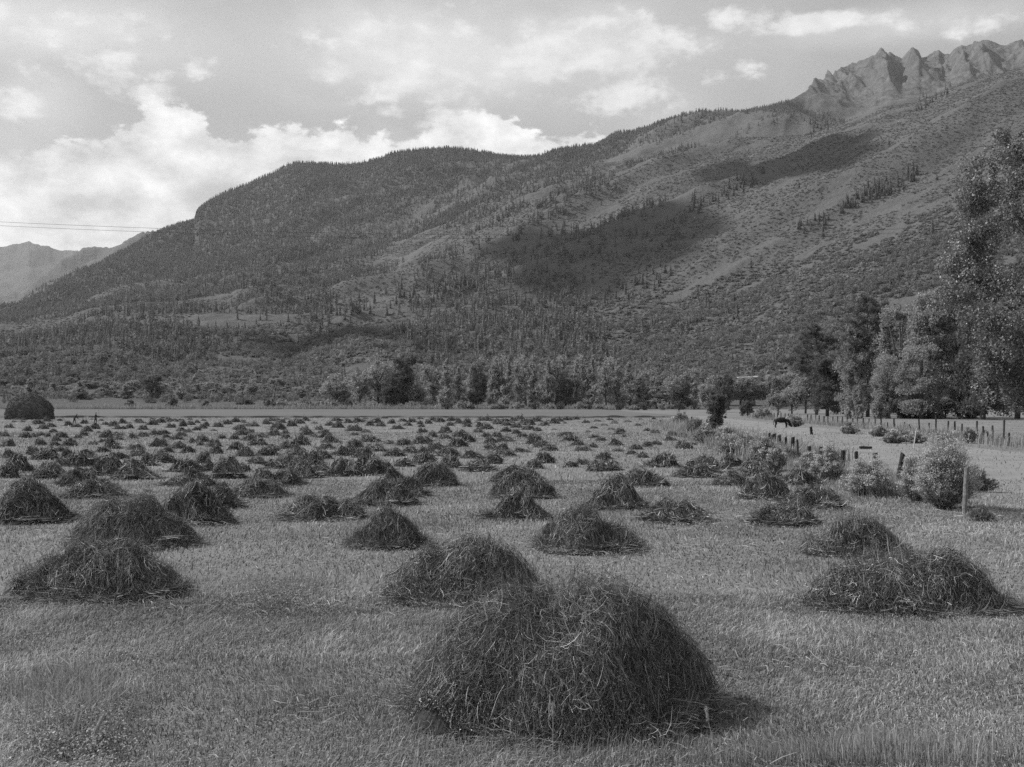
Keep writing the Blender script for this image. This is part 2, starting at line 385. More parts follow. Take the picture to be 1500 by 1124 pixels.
def P_blob(n, seed=0, size=.42):
    return P_lobes([(0, 0, .35, .5, .5, .45), (.3, .1, .3, .35, .35, .35), (-.25, -.2, .3, .35, .35, .3)], n, size, seed, .7, .35)
def scatter(name, protos, pos, sc, mat, label, cat, pick=None, sxy=None, seed=3, lum=None):
    r = np.random.default_rng(seed); n = len(pos); pick = r.integers(0, len(protos), n) if pick is None else pick
    rz = r.uniform(0, 2 * np.pi, n); VV = []; FF = []; AA = []; base = 0; lm = r.uniform(-.3, .3, n) if lum is None else lum
    sxy = sc if sxy is None else sxy
    for k, (V, Fc, A) in enumerate(protos):
        m = pick == k; c = int(m.sum())
        if not c: continue
        ct = np.cos(rz[m])[:, None]; sn = np.sin(rz[m])[:, None]; s = sc[m][:, None]; q = sxy[m][:, None]
        X = (V[None, :, 0] * ct - V[None, :, 1] * sn) * q + pos[m, 0:1]; Y = (V[None, :, 0] * sn + V[None, :, 1] * ct) * q + pos[m, 1:2]; Z = V[None, :, 2] * s + pos[m, 2:3]
        VV.append(np.stack([X, Y, Z], -1).reshape(-1, 3)); FF.append((Fc[None] + (np.arange(c) * len(V))[:, None, None] + base).reshape(-1, 3))
        AA.append(np.clip(A[None] * .6 + .2 + lm[m][:, None], 0, 1).ravel()); base += c * len(V)
    o = mesh_np(name, np.concatenate(VV), np.concatenate(FF), mat, var=np.concatenate(AA)); tag(o, label, cat, kind='stuff'); return o

# ------------------------------------------------------------------ woods and brush on the mountain sides (uncountable)
r = np.random.default_rng(101)
def sample(n, y0, y1, u0=-.56, u1=.56, p=1.0):
    y = np.sqrt(r.uniform(y0 ** 2, y1 ** 2, n)); u = r.uniform(u0, u1, n); return u, y
u, y = sample(230000, 2750, 4500); fz = gridval(FOR, u, y); keep = r.uniform(0, 1, len(u)) < fz * .62 - (fz < .12)
u, y = u[keep], y[keep]; pos = np.stack([u * y, y, height(u, y) - .5], -1)
lo = [P_conifer(5, 5, .21, k, .05) for k in range(5)]
hs = r.uniform(7, 17, len(u)) * (1 + .25 * (y < 3300))
scatter('conifer_forest', lo, pos, hs, M_CON, 'dense dark conifer forest covering the upper mountain below its skyline', 'forest', sxy=hs * r.uniform(.9, 1.4, len(u)), lum=r.uniform(-.3, .35, len(u)) + .25 * (fbm(u * y / 200, y / 200, 5, 3) - .5))
u, y = sample(60000, 900, 2800, -.56, .56); fz = gridval(FOR, u, y); keep = r.uniform(0, 1, len(u)) < fz * .55 - (fz < .12)
u, y = u[keep], y[keep]; pos = np.stack([u * y, y, height(u, y) - .4], -1); hs = r.uniform(8, 20, len(u))
md = [P_conifer(8, 6, .19, 20 + k, .06) for k in range(5)] + [P_lobes([(0, 0, .55, .26, .26, .42), (.1, .05, .35, .2, .2, .3)], 50, .10, 70 + k) for k in range(2)]
scatter('mixed_wood', md, pos, hs, M_MIX, 'patchy conifer woods on the terraces of the lower mountainside', 'forest', sxy=hs)
u, y = sample(190000, 640, 3400); fz = gridval(FOR, u, y)
bn = fbm(u * y / 60, y / 60, 91, 4); strk = fbm((u * y * .6 - y * .8) / 45, (u * y * .8 + y * .6) / 330, 93, 4); keep = (r.uniform(0, 1, len(u)) > fz * .9) & (bn * .4 + strk * .6 > .415)
u, y = u[keep], y[keep]; pos = np.stack([u * y, y, height(u, y) - .3], -1)
br = [P_blob(11, 40 + k) for k in range(6)]
hs = r.uniform(.9, 2.6, len(u)) * (1 + .7 * (y < 1500)); 
scatter('hillside_brush', br, pos, hs, M_BRUSH, 'scrub oak and brush speckling the open mountain slopes', 'brush', sxy=hs * 1.5)
# lower valley side: broadleaf copses, junipers and taller brush between 560 and 1300 m
u, y = sample(13000, 545, 1350, -.58, .58)
cn = fbm(u * y / 70, y / 70, 95, 4); keep = (cn > .43) & (r.uniform(0, 1, len(u)) < .8)
u, y = u[keep], y[keep]; pos = np.stack([u * y, y, height(u, y) - .3], -1); hs = r.uniform(3.5, 10.5, len(u)) * (1 - .45 * (y < 700))
vl = [P_lobes([(0, 0, .5, .34, .34, .45), (.2, .1, .35, .3, .26, .3), (-.2, -.1, .3, .26, .3, .3)], 120, .085, 120 + k) for k in range(5)] + [P_conifer(10, 7, .2, 130 + k) for k in range(2)]
scatter('valley_side_copse', vl, pos, hs, M_BRUSH, 'low broadleaf copses and scrub along the foot of the mountain', 'copse', sxy=hs * r.uniform(.9, 1.4, len(u)))

# single conifers standing apart on the slopes: individuals sharing meshes
con_hi = []
for k in range(4):
    V, Fc, A = P_conifer(16, 8, .17, 200 + k, .05); con_hi.append((V, Fc, A))
con_me = []
def place_single(px, py, hpx, k, label, group):
    p = locate(px, py)
    if p is None: return
    hgt = hpx / F * p[1]
    if len(con_me) <= k:
        V, Fc, A = con_hi[k]; o = mesh_np('conifer', V, Fc, M_CON, var=A); con_me.append(o.data)
    else:
        o = bpy.data.objects.new('conifer', con_me[k]); COL.objects.link(o)
    o.location = (p[0], p[1], p[2] - .3); o.scale = (hgt * 1.15, hgt * 1.15, hgt); o.rotation_euler = (0, 0, random.uniform(0, 6.28))
    tag(o, label, 'conifer', group)
clusters = [  # x0,y0,x1,y1,count,height px,label
    (1228, 312, 1345, 262, 62, 15, 'dark conifer in the clump on the sunlit upper right slope', 'conifers in the upper right clump'),
    (1168, 336, 1215, 326, 14, 13, 'dark conifer in the short row below the upper right clump', 'conifers below the upper right clump'),
    (1010, 310, 1120, 262, 40, 14, 'dark conifer in the wood beside the shadowed hollow of the slope', 'conifers beside the shadowed hollow'),
    (1180, 196, 1215, 180, 16, 10, 'small conifer on the slope just under the rocky peaks', 'conifers under the rocky peaks'),
    (1020, 440, 1080, 462, 26, 15, 'conifer in the grove at the foot of the brushy slope', 'conifers in the foot-slope grove'),
    (1340, 165, 1392, 132, 20, 9, 'small conifer on the crest of the right slope', 'conifers along the right crest'),
    (885, 440, 985, 400, 34, 15, 'conifer among brush in the middle of the lower slope', 'conifers of the middle lower slope'),
    (470, 470, 690, 425, 60, 16, 'conifer standing on the terraces left of centre', 'conifers on the left terraces'),
    (240, 500, 460, 470, 36, 12, 'small conifer on the low ridge at the left', 'conifers on the low left ridge')]
for (x0, y0, x1, y1, c, hp, lb, gr) in clusters:
    for _ in range(c):
        t = random.random(); px = x0 + (x1 - x0) * t; py = y0 + (y1 - y0) * t + random.gauss(0, 6 if y0 < 400 else 9)
        place_single(px, py, hp * random.uniform(.7, 1.25), random.randrange(4), lb, gr)
for (px, py, hp, lb) in [(711, 404, 18, 'lone slender conifer on the pale scree patch of mid slope'), (760, 351, 12, 'small lone conifer above the pale scree patch'),
                         (1160, 459, 14, 'lone conifer on open slope left of the tall pine tops'), (1185, 450, 12, 'lone conifer just right of another on the open slope'), (1366, 342, 22, 'tall lone conifer on the right slope beside the big cottonwood'),
                         (1372, 268, 12, 'lone small conifer on the bright right slope near the cottonwood'), (1170, 276, 13, 'lone conifer on the light grassy shoulder at upper right'), (1100, 395, 16, 'lone conifer with a small neighbour on the open grassy slope'),
                         (1302, 215, 14, 'lone conifer high on the right slope below the crest'), (1205, 350, 20, 'lone conifer at the lower end of the bright slope'), (1388, 360, 18, 'dark conifer close against the big cottonwood crown')]:
    place_single(px, py, hp, random.randrange(4), lb, None)

# ------------------------------------------------------------------ trees of the valley floor
def tree_parts(kind, seed, h, w, nleaf, leaf, dark=False):
    """returns root Empty with crown and trunk; h height, w crown width (metres)"""
    r = np.random.default_rng(seed); lob = []; tm = MB()
    rad = w / 2
    if kind == 'round':
        lob.append((0, 0, h * .5, rad * .6, rad * .6, h * .42))
        for k in range(24):
            a = r.uniform(0, 6.28); z = r.uniform(.12, .9); q = rad * .62 * math.sqrt(max(.1, 1 - ((z - .5) / .55) ** 2))
            s = r.uniform(.2, .5) * rad; lob.append((q * math.cos(a), q * math.sin(a), h * z, s, s, s * 1.15))
    elif kind == 'column':
        for k in range(26):
            z = .06 + .88 * k / 25; q = rad * r.uniform(.1, .6) * (1.05 - (k / 25) ** 2); a = r.uniform(0, 6.28); s = rad * (1 - .7 * (k / 25) ** 2) * r.uniform(.3, .6)
            lob.append((q * math.cos(a), q * math.sin(a), h * z, s, s, h * r.uniform(.05, .09)))
    elif kind == 'shrub':
        for k in range(16):
            a = r.uniform(0, 6.28); q = rad * r.uniform(0, .78); s = rad * r.uniform(.18, .42); lob.append((q * math.cos(a), q * math.sin(a), h * r.uniform(.1, .75) * (1 - .5 * q / rad), s, s, h * r.uniform(.15, .3)))
    elif kind == 'cottonwood':
        for k in range(150):
            z = r.uniform(.1, .96); a = r.uniform(0, 6.28); q = rad * .72 * math.sqrt(max(.06, 1 - ((z - .48) / .55) ** 2)) * r.uniform(.35, 1)
            s = rad * r.uniform(.12, .34); lob.append((q * math.cos(a), q * math.sin(a), h * z, s, s, s * r.uniform(.7, 1)))
    V, Fc, A = P_lobes(lob, int(nleaf * 1.9), leaf * .9, seed, .0, .95); V, Fc, A = carve(V, Fc, A, rad * .3, .485, seed)
    root = empty({'round': 'broadleaf_tree', 'column': 'poplar_tree', 'shrub': 'bush', 'cottonwood': 'cottonwood_tree'}[kind], (0, 0, 0))
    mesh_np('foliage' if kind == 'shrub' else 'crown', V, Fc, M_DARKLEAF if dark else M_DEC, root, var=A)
    tr = h * .022
    tm.add(*tube([(0, 0, -.3), (r.normal() * .02 * h, 0, h * .3), (r.normal() * .03 * h, r.normal() * .02 * h, h * .6), (0, 0, h * .85)], [tr * 1.3, tr, tr * .6, tr * .2]))
    for (x, y_, z, *_) in lob[:14]:
        zz = min(z * .55, h * .5); tm.add(*tube([(0, 0, zz), (x * .5, y_ * .5, (z + zz) / 2), (x, y_, z)], [tr * .5, tr * .35, tr * .12], 5))
    tm.build('stem' if kind == 'shrub' else 'trunk', M_BARK, root, True)
    return root
proto = {}
def get_proto(kind, dark, v, h0=15., w0=8., n=4500, leaf=.3):
    key = (kind, dark, v)
    if key not in proto: proto[key] = [tree_parts(kind, 300 + len(proto) * 7, h0, w0, n, leaf, dark), False, h0, w0]
    return proto[key]
def put_tree(kind, dark, v, px, top, base, wpx, label, group=None, cat='tree', yy=None, **kw):
    x, y, z = gp(px, base); 
    if y > 470: z = float(height(np.array([x / y]), np.array([y]))[0])
    p = get_proto(kind, dark, v, **kw)
    o = p[0] if not p[1] else copy_tree(p[0]); p[1] = True
    hh = H + (HY - top) / F * y - z; ww = wpx / F * y
    o.location = (x, y, z); o.scale = (ww / p[3], ww / p[3], hh / p[2]); o.rotation_euler = (0, 0, random.uniform(0, 6.28))
    tag(o, label, cat, group); return o
KW = dict(n=5000, leaf=.26)
# poplar row centre
G1 = 'tall broadleaf trees of the row beyond the field'
row = [(633, 543, 34), (655, 532, 32), (672, 545, 26), (698, 535, 30), (722, 540, 26), (744, 532, 28), (763, 538, 24), (782, 528, 30), (803, 533, 30), (826, 545, 26), (845, 538, 26), (868, 530, 32), (888, 536, 30), (905, 533, 30), (922, 538, 34), (1000, 562, 36), (1018, 556, 30), (962, 566, 30), (985, 560, 34)]
for k, (px, tp, w) in enumerate(row):
    put_tree('column' if k % 3 else 'round', k % 6 == 3, k % 3, px, tp - 9, 600 + random.uniform(-.6, .6), w * 1.15, 'tall leafy tree in the long row beyond the field, right of centre' if px > 690 else 'leafy tree in the left part of the long row beyond the field', G1, **KW)
for (px, tp, w) in [(700, 528, 30), (735, 526, 32), (770, 524, 30), (815, 526, 34), (856, 524, 34), (900, 528, 34), (950, 548, 34), (1010, 545, 36), (1068, 556, 34), (1085, 558, 34), (1105, 558, 30), (1128, 556, 36), (1150, 552, 36)]:
    put_tree('round', False, 3, px, tp - 8, 599.2, w * 1.2, 'paler leafy tree partly hidden behind the front row of trees', 'trees behind the front row', **KW)
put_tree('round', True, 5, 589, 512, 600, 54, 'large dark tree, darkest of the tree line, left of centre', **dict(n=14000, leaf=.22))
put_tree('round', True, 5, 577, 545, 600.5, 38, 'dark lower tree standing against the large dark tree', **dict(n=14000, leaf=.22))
put_tree('round', False, 4, 553, 520, 599.5, 48, 'tall pale leafy tree just left of the large dark tree', **KW)
put_tree('round', False, 4, 493, 548, 599.5, 48, 'round-headed pale tree well left of the large dark tree', **KW)
put_tree('round', False, 1, 527, 545, 599.8, 42, 'pale round tree between the large dark tree and its round-headed neighbour', **KW)
put_tree('round', False, 2, 610, 545, 600, 36, 'pale tree touching the right side of the large dark tree', **KW)
put_tree('round', True, 6, 223, 545, 598, 34, 'dark upright tree alone in front of the far-left willows', **KW)
put_tree('shrub', True, 7, 190, 581, 600.5, 22, 'dark round bush on pale grass, leftmost of the isolated bushes', 'isolated bushes on the pale grass', 'bush', **dict(n=2500, leaf=.2, h0=4., w0=5.))
put_tree('shrub', True, 7, 253, 577, 600, 26, 'dark spreading bush just right of the dark upright tree', 'isolated bushes on the pale grass', 'bush', **dict(n=2500, leaf=.2))
put_tree('shrub', True, 7, 302, 584, 599.5, 17, 'small dark bush, rightmost of the isolated bushes at left', 'isolated bushes on the pale grass', 'bush', **dict(n=2500, leaf=.2))
put_tree('shrub', True, 7, 331, 564, 597, 26, 'dark rounded bush in the pale willow row', None, 'bush', **dict(n=2500, leaf=.2))
put_tree('shrub', True, 7, 360, 583, 599, 30, 'low spreading bush in front of the willow row', None, 'bush', **dict(n=2500, leaf=.2))
put_tree('shrub', True, 7, 75, 566, 597, 34, 'dark bush behind the haystack among the far-left willows', None, 'bush', **dict(n=2500, leaf=.2))
put_tree('shrub', True, 7, 118, 572, 598, 36, 'dark bush between haystack and dark upright tree', None, 'bush', **dict(n=2500, leaf=.2))
for k, px in enumerate(range(-20, 480, 17)):
    put_tree('round' if k % 2 else 'column', False, k % 3, px + random.uniform(-5, 5), 560 + random.uniform(-7, 7), 597 + random.uniform(-.5, .8), random.uniform(22, 32), 'pale willow in the low row beyond the crop at left', 'willows at the far left of the valley', 'willow', **KW)
for k, px in enumerate(range(396, 640, 19)):
    put_tree('shrub', k % 3 == 0, 8, px, 584 + random.uniform(-4, 4), 600.3, random.uniform(20, 30), 'low bush in front of the tree row left of centre', 'low bushes in front of the tree row', 'bush', **dict(n=2000, leaf=.2, h0=4., w0=6.))
for k, px in enumerate(range(655, 1000, 21)):
    put_tree('shrub', k % 2 == 0, 8, px + random.uniform(-6, 6), 588 + random.uniform(-5, 3), 601.2, random.uniform(16, 26), 'low bush at the foot of the poplar row', 'low bushes at the foot of the poplars', 'bush', **dict(n=2000, leaf=.2, h0=4., w0=6.))
put_tree('column', True, 9, 935, 566, 601, 24, 'small dark conical tree at the right end of the poplar row', **KW)
put_tree('round', False, 9, 1043, 545, 604, 44, 'pale leafy tree behind the dark roadside sapling', **KW)
put_tree('round', True, 6, 1060, 543, 604.5, 32, 'dark crowned tree close behind the roadside sapling', **KW)
put_tree('round', True, 10, 1050, 573, 640, 36, 'small dark leafy tree standing on the near fence line', **dict(n=6000, leaf=.09, h0=4.6, w0=2.2))
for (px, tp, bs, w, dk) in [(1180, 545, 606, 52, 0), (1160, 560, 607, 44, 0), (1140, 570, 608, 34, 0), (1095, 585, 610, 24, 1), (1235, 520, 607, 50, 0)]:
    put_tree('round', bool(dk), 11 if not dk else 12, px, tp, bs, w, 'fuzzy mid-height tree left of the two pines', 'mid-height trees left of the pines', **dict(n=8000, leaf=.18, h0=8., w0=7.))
# big right-hand group
G2 = 'cottonwoods behind the right pasture'
for k, (px, tp, bs, w, lb) in enumerate([(1253, 480, 611, 70, 'round cottonwood beneath the taller pine, its left edge sunlit'), (1318, 448, 612, 100, 'tall broad cottonwood right of the taller pine'), (1362, 430, 613, 100, 'tallest inner cottonwood of the right-hand grove'),
                                       (1405, 445, 613, 96, 'cottonwood half covered by the big foreground cottonwood crown'), (1350, 505, 614, 84, 'lower cottonwood at the front of the right-hand grove'), (1440, 440, 615, 100, 'cottonwood with dark trunks near the right edge'),
                                       (1490, 470, 614, 100, 'cottonwood cut by the right edge of the view'), (1300, 520, 613, 60, 'small leafy cottonwood filling the front under the taller pine'), (1212, 525, 610, 66, 'dark shaded leafy tree beneath the shorter pine')]):
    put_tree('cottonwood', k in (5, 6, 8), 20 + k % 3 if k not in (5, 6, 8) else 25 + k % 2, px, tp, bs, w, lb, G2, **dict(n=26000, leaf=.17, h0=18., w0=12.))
for k, (px, tp, w) in enumerate([(1255, 560, 30), (1325, 575, 34), (1385, 580, 40), (1345, 565, 36), (1290, 572, 26), (1425, 585, 34)]):
    put_tree('shrub', k % 2 == 1, 21 + k % 2, px, tp, 613.5, w * 1.2, 'bush under the cottonwoods of the right-hand grove', 'bushes under the right-hand grove', 'bush', **dict(n=5000, leaf=.14, h0=4., w0=4.))

def pine(px, top, base, wpx, seed, label, crown0):
    r = np.random.default_rng(seed); x, y, z = gp(px, base); h = H + (HY - top) / F * y; rad = wpx / F * y / 2
    root = empty('pine_tree', (x, y, 0)); tm = MB(); cm = MB()
    tm.add(*tube([(0, 0, -.3), (.2, 0, h * .4), (-.1, .1, h * .75), (0, 0, h * .97)], [.42, .33, .2, .05], 9), )
    nb = 84
    for k in range(nb):
        z0 = h * (crown0 + (1 - crown0) * (k + r.uniform(0, 1)) / nb); t = (z0 / h - crown0) / (1 - crown0)
        L = rad * (.5 + .9 * math.sin(math.pi * min(1, .22 + .72 * t)) - .35) * r.uniform(.6, 1.15) * (1 if t < .9 else .6)
        a = r.uniform(0, 6.28); e = np.array([math.cos(a) * L, math.sin(a) * L, L * r.uniform(.1, .5)]); b0 = np.array([0, 0, z0 - L * .15])
        tm.add(*tube([b0, b0 + e * .5 + [0, 0, -.1], b0 + e], [.07, .05, .02], 4))
        for q in range(8):
            c = b0 + e * r.uniform(.35, 1.08) + r.normal(size=3) * .3; n = 60; s = r.uniform(.35, .65)
            P = c + r.normal(size=(n, 3)) * s * [.6, .6, .45]
            V, Fc = tris_at(P, .12, r); cm.add(V, Fc, r.uniform(0, 1))
    cm.build('crown', M_CON, root); tm.build('trunk', M_BARK, root, True); tag(root, label, 'pine tree'); return root
pine(1271, 437, 611, 92, 401, 'taller of the two dark pines, its broad crown above the grove', .42)
pine(1196, 478, 608, 78, 402, 'shorter dark pine left of the taller one', .35)

# the big cottonwood whose crown overhangs the right edge
def big_cottonwood():
    r = np.random.default_rng(777); d = 74 * S; x0 = (1570 - CX) / F * d; root = empty('cottonwood_tree', (x0, d, 0)); m = d / F
    tm = MB(); lob = []
    for k in range(330):
        py = r.uniform(172, 600); half = np.interp(py, [165, 195, 240, 300, 370, 450, 520, 575, 610], [40, 110, 148, 170, 185, 192, 150, 120, 90])
        px = r.uniform(-1, 1); s = r.uniform(14, 40) * m
        a = px * half * m; b = r.uniform(-1, 1) * half * m * math.sqrt(max(0, 1 - px * px)); zz = H + (HY - py) * m
        lob.append((a * .92, b * .8, zz, s, s, s * .9))
    V, Fc, A = P_lobes(lob, 400000, .088, 778, .0, .95); V, Fc, A = carve(V, Fc, A, 1.5, .465, 779); mesh_np('crown', V, Fc, M_BIG, root, var=A)
    tm.add(*tube([(0, 0, -.3), (.4, 0, 5), (-.3, .2, 12), (0, 0, 20)], [.75, .6, .4, .12], 12))
    for l in lob[:60]:
        z0 = max(3, l[2] * .7); q = .6; tm.add(*tube([(0, 0, z0), (l[0] * .3, l[1] * .3, z0 + (l[2] - z0) * .4), (l[0] * q, l[1] * q, z0 + (l[2] - z0) * .7)], [.12, .07, .02], 5))
    tm.build('trunk', M_BARK, root, True); tag(root, 'huge near cottonwood with glittering leaves, overhanging the right edge', 'tree')
big_cottonwood()

# ------------------------------------------------------------------ hay piles
def hay_surface(rx, ry, h, peaks, seed):
    r = np.random.default_rng(seed); ph = r.uniform(0, 6.28, 5); am = r.uniform(.03, .14, 5)
    ox, oy = r.uniform(0, 100, 2); nrm = [1.0]; ea, eb = (2.3, .8) if seed == 900 else (r.uniform(1.5, 2.5), r.uniform(.82, 1.15)); lamp = .3 if seed == 900 else .85
    def f(x, y):
        th = np.arctan2(y / ry, x / rx); rim = 1 + np.clip(np.sqrt((x / rx) ** 2 + (y / ry) ** 2) * 1.3 - .3, 0, 1) * (sum(am[k] * np.sin((k + 2) * th + ph[k]) for k in range(5)) - .06)
        z = np.zeros_like(x)
        for (cx, cy, hf, rf) in peaks:
            q = np.sqrt(((x - cx * rx) / (rx * rf)) ** 2 + ((y - cy * ry) / (ry * rf)) ** 2) / rim
            z = z + (hf * np.clip(1 - q ** ea, 0, 1) ** eb) ** 3
        z = z ** (1 / 3); z = z / max(1, 1.0)
        lump = (fbm(x * 1.9 / max(h, .5) + ox, y * 1.9 / max(h, .5) + oy, seed, 3) - .55) * lamp + (ridged(x * 2.6 / max(h, .5) + ox, y * 2.6 / max(h, .5) + oy, seed + 9, 2) - .75) * .13
        return h * z * (1 + lump * np.clip(z * 3, 0, 1)) / nrm[0]
    gx, gy = np.meshgrid(np.linspace(-rx, rx, 60), np.linspace(-ry, ry, 60)); nrm[0] = float(f(gx, gy).max()) / h
    return f
def hay_mesh(name, rx, ry, h, seed, nstr, wid, length, nleaf, leafs, peaks=((0, 0, 1, 1),), res=(56, 22), lift=.05, comb=.8):
    r = np.random.default_rng(seed); f = hay_surface(rx, ry, h, peaks, seed); mb = MB()
    na, nr = res; th = np.linspace(0, 2 * np.pi, na, endpoint=False); rr = np.linspace(0, 1.12, nr)
    RR, TH = np.meshgrid(rr, th, indexing='ij'); X = RR * np.cos(TH) * rx; Y = RR * np.sin(TH) * ry; Z = f(X, Y) - .03 * (RR > .9) - .01 - .02 * h
    I = np.arange(nr * na).reshape(nr, na); J = np.roll(I, -1, 1)
    q = np.stack([I[:-1], J[:-1], J[1:], I[1:]], -1).reshape(-1, 4)
    cq = np.concatenate([q[:, :3], q[:, [0, 2, 3]]]); Vc = np.stack([X, Y, Z], -1).reshape(-1, 3)
    # stalks: ribbons of three segments lying on the surface
    n = nstr; a = r.uniform(0, 2 * np.pi, n); rad = np.sqrt(r.uniform(0, .96, n)) * (1 + .05 * r.normal(size=n)); px = rad * np.cos(a) * rx; py = rad * np.sin(a) * ry
    pk = np.array(peaks)[0]; dirr = np.arctan2(py - pk[1] * ry, px - pk[0] * rx) + r.normal(0, comb, n) + (fbm(px * 2.2, py * 2.2, seed + 3, 2) - .5) * 4
    sh = np.where(f(px, py) < .07 * h, .86, 1.0); px, py = px * sh, py * sh
    nt = max(24, n // 90); ti = r.integers(0, nt, n); ta = r.uniform(0, 2 * np.pi, nt); trd = np.sqrt(r.uniform(0, .9, nt)); tx = trd * np.cos(ta) * rx; ty = trd * np.sin(ta) * ry
    tdir = np.arctan2(ty, tx) + r.normal(0, .9, nt); tl = np.abs(r.normal(0, lift * 1.9, nt)); tw = r.uniform(.05, .16, nt) * (rx / 1.3) ** .5
    it = r.uniform(0, 1, n) < .62; off = r.normal(size=(n, 2)) * tw[ti][:, None]
    px = np.where(it, tx[ti] + off[:, 0] - np.cos(tdir[ti]) * length * .35, px); py = np.where(it, ty[ti] + off[:, 1] - np.sin(tdir[ti]) * length * .35, py)
    dirr = np.where(it, tdir[ti] + r.normal(0, .6, n), dirr); tlum = r.uniform(-.16, .2, nt)
    L = length * r.uniform(.35, 1.4, n); curv = r.normal(0, 1.5, n); L = L * np.where(r.uniform(0, 1, n) < .05, 2.2, 1); li = np.abs(r.normal(0, lift * .7, n)) + np.where(it, tl[ti] * 2, 0) ; lend = np.abs(r.normal(0, lift * 2.6, n)) * (r.uniform(0, 1, n) < .35)
    pts = []; cx, cy = px.copy(), py.copy()
    for k in range(4):
        pts.append(np.stack([cx, cy, f(cx, cy) + li * .5 + lend * (k / 3) ** 2 + .004], -1)); dd = dirr + curv * (k - 1) / 3
        step = L / 3; 
        z0 = f(cx, cy); nx, ny_ = cx + np.cos(dd) * step, cy + np.sin(dd) * step; dz = f(nx, ny_) - z0
        sc = step / np.sqrt(step ** 2 + dz ** 2 + 1e-9); cx, cy = cx + np.cos(dd) * step * sc, cy + np.sin(dd) * step * sc
    pts = np.stack(pts, 1)
    t = pts[:, -1] - pts[:, 0]; t /= np.linalg.norm(t, axis=1)[:, None] + 1e-9
    w = np.cross(t, r.normal(size=(n, 3))); w /= np.linalg.norm(w, axis=1)[:, None] + 1e-9
    ww = (wid * r.uniform(.5, 1.4, n))[:, None, None] * np.array([.8, 1, .8, .25])[None, :, None]
    A = pts - w[:, None] * ww / 2; B = pts + w[:, None] * ww / 2
    V = np.stack([A, B], 2).reshape(-1, 3); b = (np.arange(n) * 8)[:, None]
    fs = np.concatenate([np.stack([b[:, 0] + 2 * k, b[:, 0] + 2 * k + 1, b[:, 0] + 2 * k + 3, b[:, 0] + 2 * k + 2], -1) for k in range(3)])
    lum = np.clip(r.beta(1.0, 6.0, n) + np.where(it, tlum[ti], 0) + (r.uniform(0, 1, n) < .10) * r.uniform(.3, .9, n), 0, 1)
    mb.add(V, fs, np.repeat(lum, 8))
    if nleaf:
        a = r.uniform(0, 2 * np.pi, nleaf); rad = np.sqrt(r.uniform(0, 1.0, nleaf)); x = rad * np.cos(a) * rx; y_ = rad * np.sin(a) * ry
        P = np.stack([x, y_, f(x, y_) + np.abs(r.normal(0, lift * .7, nleaf))], -1)
        V, Fc = tris_at(P, leafs, r); mb.add(V, Fc, np.repeat(np.clip(r.beta(.9, 3.4, nleaf) + (r.uniform(0, 1, nleaf) < .10) * .5, 0, 1), 3))
    V, Fc, A_ = mb.arrays(); nc = len(Vc)
    o = mesh_np(name, np.concatenate([Vc, V]), np.concatenate([cq, Fc + nc]), [M_HAYCORE, M_HAY], var=np.concatenate([np.full(nc, .5), A_]),
                midx=np.concatenate([np.zeros(len(cq), int), np.ones(len(Fc), int)]))
    return o

